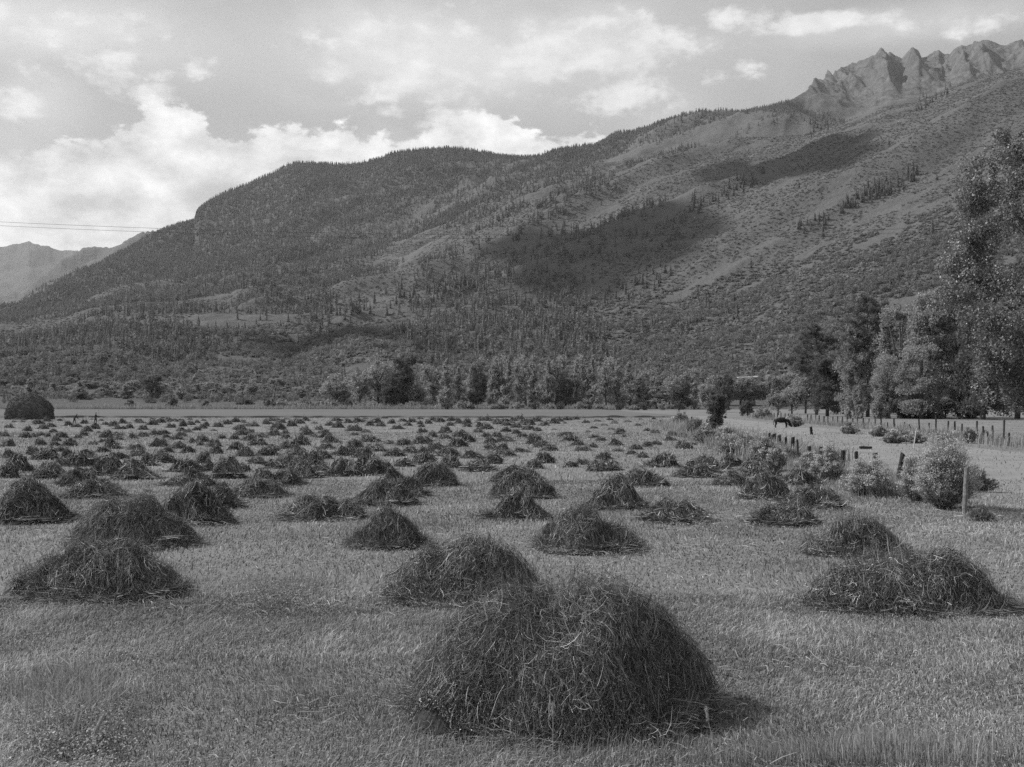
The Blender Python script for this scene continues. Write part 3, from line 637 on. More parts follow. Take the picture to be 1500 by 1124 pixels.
NEAR = [  # px centre, front base row, width px, top row, label, peaks, front bias
    (822, 1092, 452, 853, 'largest hay pile, nearest the camera at bottom centre', ((-.12, 0, .95, .92), (.42, .05, .86, .58), (-.42, 0, .74, .58), (.08, -.35, .7, .62), (.14, .1, .97, .72))),
    (682, 893, 232, 787, 'second largest hay pile, just behind the nearest one at bottom centre', ((.08, .1, 1, .88), (-.45, 0, .7, .62), (.5, -.1, .62, .55))),
    (148, 886, 236, 797, 'low wide hay pile at lower left, nearest of the left side', ((.1, 0, 1, .85), (-.5, 0, .62, .6))),
    (1330, 908, 280, 815, 'wide double-humped hay pile at lower right, spilling to the frame edge', ((-.3, 0, 1, .72), (.38, 0, .95, .62), (0, -.2, .7, .7))),
    (1252, 818, 142, 767, 'rounded hay pile directly behind the double-humped one at right', ((.05, 0, 1, .85), (-.5, 0, .45, .6))),
    (196, 808, 182, 727, 'tall dark hay pile at left, behind the lowest wide one', ((-.12, 0, 1, .85), (.4, 0, .62, .6))),
    (48, 768, 122, 702, 'tall hay pile cut by the left edge of the picture', ((-.1, 0, 1, .9),)),
    (860, 813, 156, 745, 'compact tall hay pile with a trailing right tail, centre right', ((-.1, 0, 1, .8), (.45, 0, .6, .55))),
    (568, 806, 116, 749, 'small peaked hay pile left of the two big central ones', ((-.05, 0, 1, .85), (.4, 0, .65, .5))),
    (475, 765, 124, 727, 'long flat-topped hay pile alone on open stubble, left of centre', ((-.1, 0, 1, .75), (.5, 0, .8, .5), (-.55, 0, .8, .45))),
    (282, 771, 112, 706, 'tall dark hay pile right of the tall left one', ((-.05, 0, 1, .8), (.4, 0, .5, .6))),
    (320, 747, 66, 716, 'hay pile peeping out behind the tall dark one at left', ((0, 0, 1, .95),)),
    (378, 731, 82, 704, 'low hay pile above the gap between left and centre piles', ((-.1, 0, 1, .8), (.4, 0, .6, .6))),
    (564, 743, 90, 702, 'dome-shaped hay pile left of centre, another pile leaning behind it', ((0, 0, 1, .9),)),
    (588, 729, 74, 689, 'hay pile leaning out behind the dome-shaped one', ((-.2, 0, 1, .75), (.4, 0, .6, .55))),
    (635, 714, 74, 681, 'shaggy two-topped hay pile right of the dome-shaped one', ((-.2, 0, 1, .7), (.35, 0, .85, .6))),
    (760, 764, 90, 718, 'front pile of the three stacked close together above centre', ((-.05, 0, 1, .75), (.4, 0, .65, .55))),
    (766, 732, 92, 691, 'middle pile of the three close together above centre', ((-.15, 0, 1, .75), (.45, 0, .7, .5))),
    (758, 709, 76, 684, 'back pile of the three close together above centre', ((0, 0, 1, .9),)),
    (904, 748, 90, 697, 'rounded bushy hay pile right of the three close together', ((0, 0, 1, .9),)),
    (945, 714, 66, 689, 'hay pile just behind the rounded bushy one', ((-.1, 0, 1, .9),)),
    (986, 768, 96, 735, 'low cone-shaped hay pile alone on open stubble, right of centre', ((0, 0, 1, .9),)),
    (1122, 733, 80, 694, 'middle-sized hay pile right, left of a smaller one touching it', ((.05, 0, 1, .85), (-.4, 0, .5, .6))),
    (1175, 711, 58, 688, 'small hay pile touching the right side of a middle-sized one', ((0, 0, 1, .9),)),
    (1188, 748, 94, 716, 'broad hay pile below the broken near fence posts', ((0, 0, 1, .85), (.5, 0, .5, .5))),
    (1152, 772, 98, 744, 'low dark hay pile in front of the broad one at right', ((.1, 0, 1, .8), (-.4, 0, .6, .5))),
    (1110, 698, 62, 666, 'steep dark hay pile close to the fence-side brush', ((0, 0, 1, .92),)),
    (1073, 714, 52, 696, 'low hay pile left of the steep dark one', ((0, 0, 1, .9),)),
    (1022, 700, 62, 683, 'flat wide hay pile with a tail, left of two piles near the fence', ((0, 0, 1, .9),)),
    (970, 685, 44, 665, 'steep-sided hay pile in the gap right of centre', ((.15, 0, 1, .9),)),
    (1036, 688, 54, 669, 'hay pile with a long right slope, by the fence brush', ((-.1, 0, 1, .85),)),
    (1070, 683, 36, 669, 'small round hay pile against the fence-side brush', ((0, 0, 1, .9),)),
    (140, 732, 92, 705, 'low spread hay pile above the tall dark left one', ((0, 0, 1, .9),)),
    (116, 713, 62, 687, 'ragged hay pile behind the low spread one at left', ((0, 0, 1, .9),)),
    (72, 703, 52, 681, 'hay pile in the left margin above the edge-cut pile', ((0, 0, 1, .9),)),
    (198, 704, 62, 678, 'hay pile with pointed right tail, upper left', ((-.1, 0, 1, .9),)),
    (160, 697, 50, 671, 'dark hay pile left of the one with the pointed tail', ((0, 0, 1, .9),)),
    (282, 715, 76, 689, 'shaggy pale-topped hay pile above the tall dark pair', ((0, 0, 1, .9),)),
    (333, 702, 52, 671, 'steep haycock among low ones, left of centre', ((-.05, 0, 1, .95),)),
    (420, 712, 50, 691, 'low rounded hay pile below a pointed one, left of centre', ((0, 0, 1, .9),)),
    (442, 701, 52, 675, 'pointed hay pile with right slope, left of centre', ((-.1, 0, 1, .9),)),
    (702, 691, 44, 674, 'hay pile with a pale top right of the shaggy two-topped one', ((0, 0, 1, .9),)),
    (25, 692, 44, 670, 'small hay pile on the extreme left edge, middle rows', ((0, 0, 1, .9),)),
    (540, 697, 58, 668, 'pale hay pile behind the dome-shaped one', ((0, 0, 1, .9),)),
    (505, 698, 52, 674, 'tangled hay pile left of the pale one in mid field', ((0, 0, 1, .9),)),
]
def hay_dims(px, base, w, top, dep=.42):
    df = F * H / (base - HY); dc = df; wm = w / F * df
    for _ in range(3):
        wm = w / F * dc; dc = df + wm * dep * .85
    h = (H - (top - HY) / F * dc) * (.86 if base > 1000 else .86)
    return (px - CX) / F * dc, dc, wm / 2 * 1.03, wm * dep, max(h, .12) * 1.04
hay_xy = []
for k, (px, base, w, top, lb, pk) in enumerate(NEAR):
    x, y, rx, ry, h = hay_dims(px, base, w, top)
    if k == 0: q = dict(nstr=80000, wid=.0036, length=.16, nleaf=230000, leafs=.0092, comb=1.2, res=(160, 60), lift=.05)
    elif y < 26: q = dict(nstr=30000, wid=.006, length=.18, nleaf=72000, leafs=.013, comb=1.2, res=(110, 40), lift=.05)
    elif y < 40: q = dict(nstr=10000, wid=.011, length=.27, nleaf=15000, leafs=.02, comb=1.2, res=(70, 26), lift=.045)
    else: q = dict(nstr=4200, wid=.02, length=.34, nleaf=3500, leafs=.028, res=(48, 18), lift=.05)
    o = hay_mesh('hay_pile', rx, ry, h, 900 + k, peaks=pk, **q); o.location = (x, y, 0); tag(o, lb, 'hay pile', 'raked hay piles drying in the mown field'); hay_xy.append((x, y, max(rx, ry)))

ROWS = [ # px, front base row, width px, height px
(38,691,22,10),(34,616,8,3),(56,622,16,6),(68,618,10,5),(88,617,8,3),(100,624,12,6),(112,626,14,4),(123,621,9,5),(148,617,8,3),(155,623,12,4),(166,625,14,7),(180,621,12,6),(203,618,12,4),(223,623,14,6),(236,620,14,6),(252,618,18,4),(250,627,13,6),(268,625,10,8),(280,623,12,5),(289,620,8,4),(288,631,12,5),
(40,632,14,6),(64,629,14,6),(78,634,14,5),(75,626,14,5),(128,633,16,8),(139,629,14,8),(175,629,18,5),(190,628,12,6),(210,630,14,6),(265,632,12,5),(275,634,12,5),
(36,642,16,7),(50,641,12,5),(60,639,14,5),(70,641,8,5),(90,642,18,8),(115,643,14,5),(122,639,12,7),(145,635,8,3),(155,642,16,9),(173,645,14,6),(172,639,18,5),(195,643,16,6),(210,641,18,7),(228,638,18,7),(241,637,14,6),(243,642,12,5),(258,645,18,6),(265,640,16,6),(283,650,14,6),(295,646,12,5),(294,653,10,5),
(60,653,16,8),(83,647,12,6),(102,654,20,10),(80,654,18,6),(88,662,16,6),(150,649,12,5),(137,652,14,5),(165,658,26,12),(150,663,20,7),(232,655,24,11),(200,659,22,7),(262,658,20,9),(205,669,26,9),(243,664,20,7),
(50,667,20,10),(66,674,38,14),(128,667,18,7),(98,671,16,12),(88,682,16,9),(120,684,46,19),(172,673,30,9),(218,683,32,12),(238,679,38,14),(275,664,20,9),(297,680,22,14),(272,692,44,17),(150,688,24,12),(190,690,24,12),
(320,626,14,6),(333,622,14,6),(345,619,12,6),(302,625,10,6),(297,628,12,6),(313,632,10,3),(352,630,18,7),(370,625,20,6),(391,622,12,5),(397,617,16,4),(407,616,8,3),(414,620,10,5),(408,630,20,10),(428,625,12,7),(438,621,16,6),(448,617,10,5),(355,638,20,8),(367,635,10,5),(325,643,12,5),(343,644,14,6),(364,646,18,7),(382,642,20,6),
(402,639,18,8),(418,636,12,5),(419,643,14,6),(447,631,14,6),(449,638,18,8),(460,641,12,5),(468,630,12,6),(475,635,16,5),(476,642,18,7),(483,624,12,5),(495,627,18,7),(493,617,16,4),(510,620,12,5),(520,632,22,8),(519,638,12,4),(536,634,12,4),(525,619,16,5),(550,620,18,6),(542,624,12,5),(558,625,12,6),(573,621,11,5),(583,629,16,5),
(297,648,18,9),(314,655,20,10),(316,665,20,11),(346,660,24,11),(378,653,26,10),(360,669,24,12),(391,668,28,11),(400,661,18,8),(377,680,22,10),(407,687,34,14),(423,677,24,9),(440,653,28,13),(425,658,28,11),(435,667,28,10),(455,681,38,17),(474,673,24,11),(478,659,24,8),(485,649,26,8),(505,668,32,12),(520,657,24,12),(543,648,28,8),(550,662,28,11),(570,651,14,5),(578,669,30,10),(533,671,26,13),(310,690,26,12),(355,692,24,11),(388,702,30,12),(470,690,26,10),(565,690,24,12),(592,684,26,10),
(590,618,12,4),(602,619,12,5),(615,622,10,5),(597,624,12,4),(634,617,12,5),(645,619,12,6),(628,621,10,5),(617,626,11,4),(660,617,12,5),(670,617,10,4),(659,624,11,5),(673,621,16,4),(684,622,12,8),(685,626,12,5),(711,617,18,6),(703,626,12,6),(713,629,18,7),(701,634,13,6),(728,619,16,5),(740,618,14,4),(732,622,16,5),(742,624,14,5),(752,617,11,5),(763,616,12,6),(767,619,10,4),(775,623,16,8),(757,627,16,6),(741,633,14,6),(756,636,14,6),(774,630,18,6),(785,618,20,6),(788,632,12,5),(797,624,14,5),(812,621,14,6),(818,618,14,5),(830,616,14,5),(842,615,14,4),(858,620,10,4),
(618,635,14,7),(652,635,18,9),(634,641,14,8),(653,644,18,6),(675,641,22,9),(684,648,24,10),(711,641,14,6),(728,641,16,7),(718,650,20,8),(741,648,24,8),(765,641,18,5),(780,643,18,7),(784,651,26,11),(794,656,22,9),(720,659,18,9),(735,661,22,9),(740,669,32,9),(804,661,24,7),(764,663,24,5),(670,655,30,11),(640,659,22,9),(657,669,30,12),(602,665,20,10),(622,664,26,8),(592,653,22,9),(618,651,26,11),(692,672,30,9),
(622,681,38,16),(660,686,32,16),(722,680,26,13),(797,679,30,14),(783,687,26,12),(812,630,8,2),(835,647,26,9),(824,640,14,5),(833,636,12,3),(862,634,10,3),(846,653,18,6),(868,656,14,6),(855,661,20,6),(851,681,20,7),(836,685,22,8),(874,691,26,13),(870,642,14,4),(880,646,16,5),(908,633,14,5),(906,637,16,4),(902,653,20,8),(915,641,12,3),(932,659,18,7),(947,655,14,6),(948,632,10,4),(960,635,14,5),(968,619,8,3),(980,625,14,5),(976,630,14,4),(985,639,14,6),(1001,641,14,6),(982,646,18,5),(962,652,14,6),(1003,658,22,9),(1015,652,12,3),(905,662,16,4),(942,671,14,7),(925,666,16,5),(885,673,24,9),(890,690,34,14),
(8,701,40,17),(12,655,20,9),(6,640,16,7),(14,627,12,5),(16,672,24,10),(870,628,12,3),(885,624,12,3),(900,621,12,3),(920,619,12,3),(895,630,12,3),(935,624,10,3),(875,618,12,3)]
vars_ = []
for k in range(9):
    pk = [((0, 0, 1, .95),), ((-.2, 0, 1, .78), (.4, 0, .65, .58)), ((.15, 0, 1, .8), (-.4, 0, .7, .6))][k % 3]
    vars_.append(hay_mesh('hay_pile', 1.0, .85, .62, 1500 + k, 1500 if k < 5 else 900, .034, .42, 1100, .045, peaks=pk, res=(32, 12), lift=.085))
used = [False] * 9
def zone(px): return 'left third' if px < 430 else ('middle' if px < 760 else 'right')
cand = sorted(ROWS, key=lambda t: -t[2] * t[3])
NMAX = 300 - len(NEAR)
rest = []
for i, (px, base, w, hp) in enumerate(cand):
    if i >= NMAX: rest.append((px, base, w, hp)); continue
    x, y, rx, ry, h = hay_dims(px, base, w * 1.05, base - hp * 1.05)
    k = (i * 5 + 3) % 9
    if not used[k]: o = vars_[k]; used[k] = True
    else: o = vars_[k].copy(); COL.objects.link(o)
    o.location = (x, y, 0); o.scale = (rx * random.uniform(.95, 1.1), rx * .9, h / .62); o.rotation_euler = (0, 0, random.choice([0, math.pi]) + random.uniform(-.35, .35))
    hay_xy.append((x, y, rx))
    if base > 672: lb = 'small hay pile in the crowded rows behind the big ones, %s of the field'
    elif base > 645: lb = 'low hay pile in the crowded middle rows, %s of the field'
    elif base > 627: lb = 'small distant hay pile in the farther rows, %s of the field'
    else: lb = 'tiny hay pile in the last rows before the crop, %s of the field'
    tag(o, lb % zone(px), 'hay pile', 'raked hay piles drying in the mown field')
# the very smallest, beyond three hundred: one mesh
Vs, Fs, As = [], [], []; b0 = 0
def far_pile(x, y, rx, h, k):
    global b0
    me = vars_[k].data; 
    if k not in _c:
        V = np.empty(len(me.vertices) * 3, np.float32); me.vertices.foreach_get('co', V); Fx = np.empty(len(me.polygons) * 3, np.int32); me.loops.foreach_get('vertex_index', Fx)
        _c[k] = (V.reshape(-1, 3), Fx.reshape(-1, 3))
    V, Fx = _c[k]; Vs.append(V * [rx, rx * .9, h / .62] + [x, y, 0]); Fs.append(Fx + b0); As.append(np.full(len(V), random.uniform(.1, .4))); b0 += len(V)
_c = {}
for (px, base, w, hp) in rest:
    x, y, rx, ry, h = hay_dims(px, base, w, base - hp); far_pile(x, y, rx, h, 6)
for _ in range(70):
    px = random.uniform(0, 985); base = random.uniform(612.5, 621); x, y, rx, ry, h = hay_dims(px, base, random.uniform(6, 11), base - random.uniform(1.6, 3)); far_pile(x, y, rx, h, 7)
o = mesh_np('far_hay_piles', np.concatenate(Vs), np.concatenate(Fs), M_HAY, var=np.concatenate(As)); tag(o, 'flat remnants of hay blurring together at the far edge of the mown field', 'hay', kind='stuff')

# ------------------------------------------------------------------ grass (blades), stubble, verge
def blades(name, n, y0, y1, hmin, hmax, wd, mat, label, region=None, seed=1, z=0.0, bend=.5, umax=.53, tuft=0.0, pw=1.0):
    r = np.random.default_rng(seed)
    if region is None:
        t = r.uniform(0, 1, n) ** pw; y = np.sqrt(y0 ** 2 + (y1 ** 2 - y0 ** 2) * t); x = r.uniform(-umax, umax, n) * y
    else: x, y = region(r, n)
    if region is None:
        k = (x < near_fence(y) + 1.4) | (r.uniform(0, 1, len(x)) < .22); x, y = x[k], y[k]
    n = len(x)
    hn = fbm(x * .9, y * .9, seed + 2, 4); hv = (hmin + (hmax - hmin) * r.uniform(0, 1, n) ** 1.6) * (.55 + 1.1 * np.clip((hn - .3) * 2.2, 0, 1.3))
    a = r.uniform(0, 2 * np.pi, n) ; ln = np.abs(r.normal(.35, .3, n)) * bend * 2
    # wind lay direction drifts over the field
    la = (fbm(x * .35, y * .35, seed + 7, 2) - .5) * 6 + 1.0 + r.normal(0, .9, n)
    d = np.stack([np.cos(la), np.sin(la), 0 * la], -1) * (hv * ln)[:, None]
    wv = np.stack([np.cos(a), np.sin(a), 0 * a], -1) * (wd * (y / y0) ** .55 if region is None else wd * np.ones(n))[:, None] * r.uniform(.6, 1.3, n)[:, None]
    p0 = np.stack([x, y, np.full(n, z)], -1); up = np.zeros((n, 3)); up[:, 2] = hv
    p1 = p0 + up * .6 + d * .35; p2 = p0 + up * (1 - .25 * ln.clip(0, 1))[:, None] + d * 1.2
    V = np.stack([p0 - wv, p0 + wv, p1 + wv * .8, p1 - wv * .8, p2], 1).reshape(-1, 3); b = np.arange(n) * 5
    Fc = np.concatenate([np.stack([b, b + 1, b + 2], -1), np.stack([b, b + 2, b + 3], -1), np.stack([b + 3, b + 2, b + 4], -1)])
    lum = np.clip(r.beta(1.1, 1.9, n) + (hn - .5) * .5 + (r.uniform(0, 1, n) < .05) * .4, 0, 1)
    return mesh_np(name, V, Fc, mat, var=np.repeat(lum, 5)), V, Fc, lum
def join_blades(name, specs, mat, label, cat, leaves=()):
    VV, FF, AA = [], [], []; b = 0
    for s in specs:
        o, V, Fc, lum = blades('tmp', mat=mat, label='', name_=None, **s) if False else blades('tmp', s.pop('n'), s.pop('y0', 5), s.pop('y1', 10), s.pop('hmin'), s.pop('hmax'), s.pop('wd'), mat, '', **s)
        me = o.data; bpy.data.objects.remove(o); bpy.data.meshes.remove(me)
        VV.append(V); FF.append(Fc + b); AA.append(np.repeat(lum, 5)); b += len(V)
    for (n, y0, y1, zm, sz, px0, px1) in leaves:
        r = np.random.default_rng(n); y = np.sqrt(r.uniform(y0 ** 2, y1 ** 2, n)); x = (r.uniform((px0 - CX) / F, (px1 - CX) / F, n) if px1 > 0 else (r.normal(px0, -px1, n) - CX) / F + 0 * y) * y; hn = fbm(x * 1.3, y * 1.3, 77, 4)
        k = r.uniform(0, 1, n) < np.clip((hn - .38) * 5, .15 if px1 > 0 else 0, 1) * (1 if px1 > 0 else np.clip(np.minimum(y - y0, y1 - y) / (y1 - y0) * 4, 0, 1)); x, y, hn = x[k], y[k], hn[k]; P = np.stack([x, y, zm * r.uniform(.15, 1, len(x)) * np.clip(hn * 1.6, .4, 1.3)], -1)
        V, Fc = tris_at(P, sz, r, np.array([[0, 0, 1.]]), .6); VV.append(V); FF.append(Fc + b); b += len(V); AA.append(np.repeat(np.clip(r.beta(1.2, 1.8, len(x)), 0, 1), 3))
    o = mesh_np(name, np.concatenate(VV), np.concatenate(FF), mat, var=np.concatenate(AA)); tag(o, label, cat, kind='stuff'); return o
join_blades('grass', [
    dict(n=270000, y0=6.2, y1=17, hmin=.025, hmax=.10, wd=.0036, seed=11, bend=.9),
    dict(n=200000, y0=16, y1=42, hmin=.03, hmax=.11, wd=.0075, seed=12, bend=.9),
    dict(n=120000, y0=40, y1=110, hmin=.05, hmax=.14, wd=.016, seed=13, umax=.52),
    dict(n=70000, y0=100, y1=222, hmin=.05, hmax=.12, wd=.03, seed=14, umax=.52)],
    M_GRASS, 'short green grass and stubble of the mown hay field', 'grass',
    leaves=[(150000, 6.2, 16, .075, .0085, -40, 1540), (90000, 15, 36, .085, .015, -40, 1540), (26000, 6.9, 10.5, .26, .011, 105, -38), (6000, 15, 18, .2, .013, 400, -30)])
# verge grass along the near fence
def reg_fence(lo, hi, spread, off=0.0, pw=.5):
    def f(r, n):
        y = lo + (hi - lo) * r.uniform(0, 1, n) ** (1 / pw); x = np.array([near_fence(v) for v in y]) + r.normal(0, spread, n) * (1 + .012 * (y - lo)) + off
        return x, y
    return f
def reg_far(lo, hi, spread):
    def f(r, n):
        y = r.uniform(lo, hi, n); x = np.interp(y / S, [40, 72, 92, 124, 188, 260], np.array([29.5, 32.8, 36.6, 39.2, 43.8, 49])) * S + r.normal(0, spread, n); return x, y
    return f
def reg_strip(x0, x1, y0, y1):
    def f(r, n): return r.uniform(x0, x1, n), r.uniform(y0, y1, n)
    return f
def reg_px(px0, px1, b0_, b1_):
    def f(r, n):
        px = r.normal((px0 + px1) / 2, (px1 - px0) / 4, n); b = r.uniform(b0_, b1_, n); d = F * H / (b - HY); return (px - CX) / F * d, d
    return f
join_blades('tall_grass', [
    dict(n=22000, hmin=.12, hmax=.5, wd=.007, seed=21, region=reg_fence(34, 60, .75, .1), bend=.35),
    dict(n=12000, hmin=.04, hmax=.13, wd=.007, seed=29, region=reg_fence(20, 60, 1.3, 2.0), bend=.6),
    dict(n=30000, hmin=.3, hmax=.95, wd=.022, seed=22, region=reg_fence(55, 150, 1.0), bend=.35),
    dict(n=16000, hmin=.3, hmax=.9, wd=.018, seed=23, region=reg_far(60, 215, .7), bend=.35),
    dict(n=30000, hmin=.8, hmax=2.3, wd=.07, seed=24, region=reg_strip(-230, 45, 396 * S, 404 * S), bend=.3),
    dict(n=3800, hmin=.1, hmax=.36, wd=.0048, seed=26, region=reg_px(29, 170, 985, 1110), bend=.6),
    dict(n=2500, hmin=.08, hmax=.26, wd=.004, seed=27, region=reg_px(340, 470, 850, 880), bend=.7),
    dict(n=5000, hmin=.06, hmax=.22, wd=.0032, seed=28, region=reg_px(760, 1500, 1090, 1125), bend=.3)],
    M_TALL, 'pale taller grass growing along fence lines and field margins', 'grass')
# loose straw lying on the stubble
def straw():
    r = np.random.default_rng(55); n = 12000; y = np.sqrt(r.uniform(6.2 ** 2, 30 ** 2, n)); x = r.uniform(-.53, .53, n) * y
    nz = fbm(x * .5, y * .5, 66, 3); k = nz > .47; x, y = x[k], y[k]; n = len(x)
    a = r.uniform(0, 6.28, n); L = r.uniform(.05, .26, n); z = r.uniform(.05, .12, n); w = .003 * (y / 7) ** .5
    d = np.stack([np.cos(a), np.sin(a), r.normal(0, .15, n)], -1) * L[:, None]; p = np.stack([x, y, z], -1); q = np.stack([-np.sin(a), np.cos(a), r.normal(0, .5, n)], -1) * w[:, None]
    m = p + d * .5 + np.stack([r.normal(0, .015, n), r.normal(0, .015, n), r.uniform(0, .03, n)], -1)
    V = np.stack([p - q, p + q, m + q, m - q, p + d + q * .5, p + d - q * .5], 1).reshape(-1, 3); b = np.arange(n) * 6
    Fc = np.concatenate([np.stack([b, b + 1, b + 2, b + 3], -1), np.stack([b + 3, b + 2, b + 4, b + 5], -1)])
    o = mesh_np('loose_straw', V, Fc, M_TALL, var=np.repeat(r.uniform(.4, 1, n), 6)); tag(o, 'loose stalks scattered over the stubble between the piles', 'straw', kind='stuff')
straw()

# ------------------------------------------------------------------ shrubs on the fence line
def flower_shrub(px, base, top, wpx, seed, label, pale=1.0, nst=230, dark=.5, group='pale-flowered shrubs along the near fence', dep=.8):
    r = np.random.default_rng(seed); x, y, _ = gp(px, base); rx = wpx / F * y / 2; y += rx * .5; h = H + (HY - top) / F * y
    root = empty('flowering_shrub', (x, y, 0)); sm = MB(); fm = MB()
    for k in range(nst):
        a = r.uniform(0, 6.28); q = math.sqrt(r.uniform(0, 1)); jj = r.uniform(.85, 1.15) * (.45 + 1.1 * float(fbm(np.array([math.cos(a) * 1.6 + seed]), np.array([math.sin(a) * 1.6]), seed, 2)[0])); hj = .6 + .8 * float(fbm(np.array([math.cos(a) * q * 2.5 + seed]), np.array([math.sin(a) * q * 2.5]), seed + 5, 2)[0]); e = np.array([math.cos(a) * q * rx * jj, math.sin(a) * q * rx * dep * jj, h * (math.sqrt(max(.05, 1 - q * q * .9)) * r.uniform(.6, 1.0) * hj)])
        e[2] = max(e[2], h * .25); b = np.array([e[0] * .12, e[1] * .12, 0]); mid = (b + e) / 2 + np.array([e[0] * .1, e[1] * .1, -.02])
        w = .004 * y / 27
        for q2 in range(5):
            ee = e + r.normal(size=3) * rx * .13; V, Fc = tube([b, mid, ee], [w * 1.5, w, w * .6], 3); sm.add(V, Fc, r.uniform(.1, .7))
        n = 16; tt = r.uniform(.3, 1, n)[:, None]; P = b + (e - b) * tt + r.normal(size=(n, 3)) * rx * .06
        V, Fc = tris_at(P, .028 * y / 27, r); sm.add(V, Fc, np.repeat(r.uniform(0, dark, n), 3))
        if r.uniform() < pale * (.35 + .65 * e[2] / h):
            n = 46; s = r.uniform(.04, .12) * rx / .9; P = e + [0, 0, h * .04] + r.normal(size=(n, 3)) * [s, s, s * .6]
            V, Fc = tris_at(P, .016 * y / 27, r); fm.add(V, Fc, np.repeat(np.clip(r.normal(.55, .2, n), 0, 1), 3))
    sm.build('foliage', M_STEM, root)
    if fm.n: tag(fm.build('flower_heads', M_FLOWER, root), kind='stuff')
    tag(root, label, 'shrub', group)
flower_shrub(1390, 748, 645, 92, 501, 'largest pale-flowered shrub, beside the nearest fence post', 1.3, 420)
flower_shrub(1348, 738, 664, 46, 502, 'feathery pale shrub left of the largest flowered one', .6, 200)
flower_shrub(1276, 730, 676, 62, 503, 'pale-flowered shrub around the leaning post', 1.4, 240)
flower_shrub(1218, 706, 660, 44, 504, 'flowered shrub between two dark broken posts', .7, 150)
flower_shrub(1118, 678, 637, 46, 505, 'pale-flowered shrub at the left end of the post cluster', .6, 150)
flower_shrub(1085, 668, 628, 56, 506, 'grey leafy shrub left of the post cluster', .25, 170)
flower_shrub(1142, 690, 652, 40, 507, 'greyish shrub below the cluster of broken posts', .35, 120)
flower_shrub(1188, 700, 664, 40, 508, 'thin grey shrub between the broken posts', .25, 120)
flower_shrub(1066, 655, 622, 40, 509, 'small grey shrub right of the roadside sapling', .2, 120)
flower_shrub(1036, 650, 622, 34, 510, 'grey shrub at the foot of the roadside sapling', .15, 110)
flower_shrub(1018, 638, 610, 34, 511, 'dark shrub on the far part of the near fence', .05, 110, .2)
flower_shrub(1000, 627, 604, 26, 512, 'small dark shrub at the far end of the near fence', .05, 90, .2)
flower_shrub(1438, 722, 683, 38, 513, 'dark-leaved shrub just right of the nearest fence post', .1, 150, .1)
flower_shrub(1442, 764, 742, 36, 514, 'low dark weed clump added as shrub shadow right of the nearest post', 0, 130, .05)  # added dark plant standing in for the largest shrub's shadow on the ground
flower_shrub(1254, 716, 690, 30, 515, 'low grey shrub between two stub posts', .2, 90)
for k, (px, bs, tp, w) in enumerate([(1120, 614, 596, 22), (1165, 626, 606, 22), (1245, 636, 620, 22), (1325, 648, 628, 34), (1345, 650, 632, 26), (1422, 650, 625, 18), (1440, 645, 628, 18), (1290, 640, 624, 20), (1385, 652, 634, 30), (1310, 650, 632, 26)]):
    flower_shrub(px, bs, tp, w * 1.25, 560 + k, 'leafy weed bush growing along the far pasture fence', .12, 70, .5, 'weed bushes along the far fence')

# ------------------------------------------------------------------ fences
def post_mesh(h, w, seed, lean=(0, 0)):
    r = np.random.default_rng(seed); n = 7; z = np.linspace(-.25, h, n); P = np.stack([lean[0] * z + r.normal(0, .006, n), lean[1] * z + r.normal(0, .006, n), z], -1)
    V, Fc = tube(P, w * (1 + r.normal(0, .08, n)), 9); top = V[:, 2] > h - .01; V[top, 2] += r.uniform(-.05, .03, top.sum()) + V[top, 0] * .3
    return V, Fc
NF = [(1413, 1.16, .055, (.05, 0), 'tall pale split fence post, nearest of all'), (1313, 1.05, .065, (.17, 0), 'dark fence post leaning right out of a flowered shrub'), (1282, .98, .075, (0, 0), 'short thick post left of the leaning one'), (1255, .93, .06, (-.01, 0), None),
      (1234, .86, .075, (.02, 0), None), (1230, .8, .06, (-.1, 0), None), (1201, .82, .06, (.05, 0), None), (1185, .78, .07, (.02, 0), None), (1169, .95, .045, (-.03, 0), None), (1159, .98, .085, (.08, 0), None), (1151, .98, .05, (0, 0), None),
      (1141, .98, .09, (.02, 0), None), (1133, 1.0, .12, (.01, 0), 'thickest dark post of the broken cluster'), (1128, 1.02, .06, (-.03, 0), None), (1040, 1.1, .06, (.02, 0), None), (1034, 1.15, .05, (.08, 0), None), (1028, 1.1, .06, (-.05, 0), None), (1022, 1.1, .05, (.02, 0), None), (1013, 1.2, .07, (0, 0), None), (1006, 1.1, .06, (0, 0), None)]
fr = empty('wire_fence', (near_fence(29), 29, 0)); tag(fr, 'broken old fence of uneven dark posts between hay field and lane', 'fence')
tops = []
for k, (px, h, w, lean, lb) in enumerate(NF):
    t = (px - CX) / F - .086; d = (11.45 - .086 * 26.7) / t * S; x = near_fence(d)
    V, Fc = post_mesh(h * S * (1 if k == 0 else 1.12), w * 1.25, 600 + k, lean); o = mesh_np('post', V, Fc, M_POST, fr, var=np.full(len(V), .8 if k == 0 else random.uniform(.0, .12)))
    o.location = (x - fr.location.x, d - 29, 0); tops.append(np.array([x + lean[0] * h, d, h * S]))
    if lb: o['label'] = lb
tops.sort(key=lambda p: p[1])
for lv in (.82, .5):
    mb = MB()
    for a, b in zip(tops[:-1], tops[1:]):
        if b[1] - a[1] < .5: continue
        P = [np.array([a[0], a[1], a[2] * lv]), (a + b) / 2 * [1, 1, lv] - [0, 0, .05], np.array([b[0], b[1], b[2] * lv])]
        mb.add(*tube(P, .003, 4))
    V, Fc, A = mb.arrays(); o = mesh_np('wire', V - [fr.location.x, 29, 0], Fc, M_WIRE, fr, var=A)
ff = empty('wire_fence', (far_fence(80), 80, 0)); tag(ff, 'long straight fence of thin posts across the far side of the lane', 'fence')
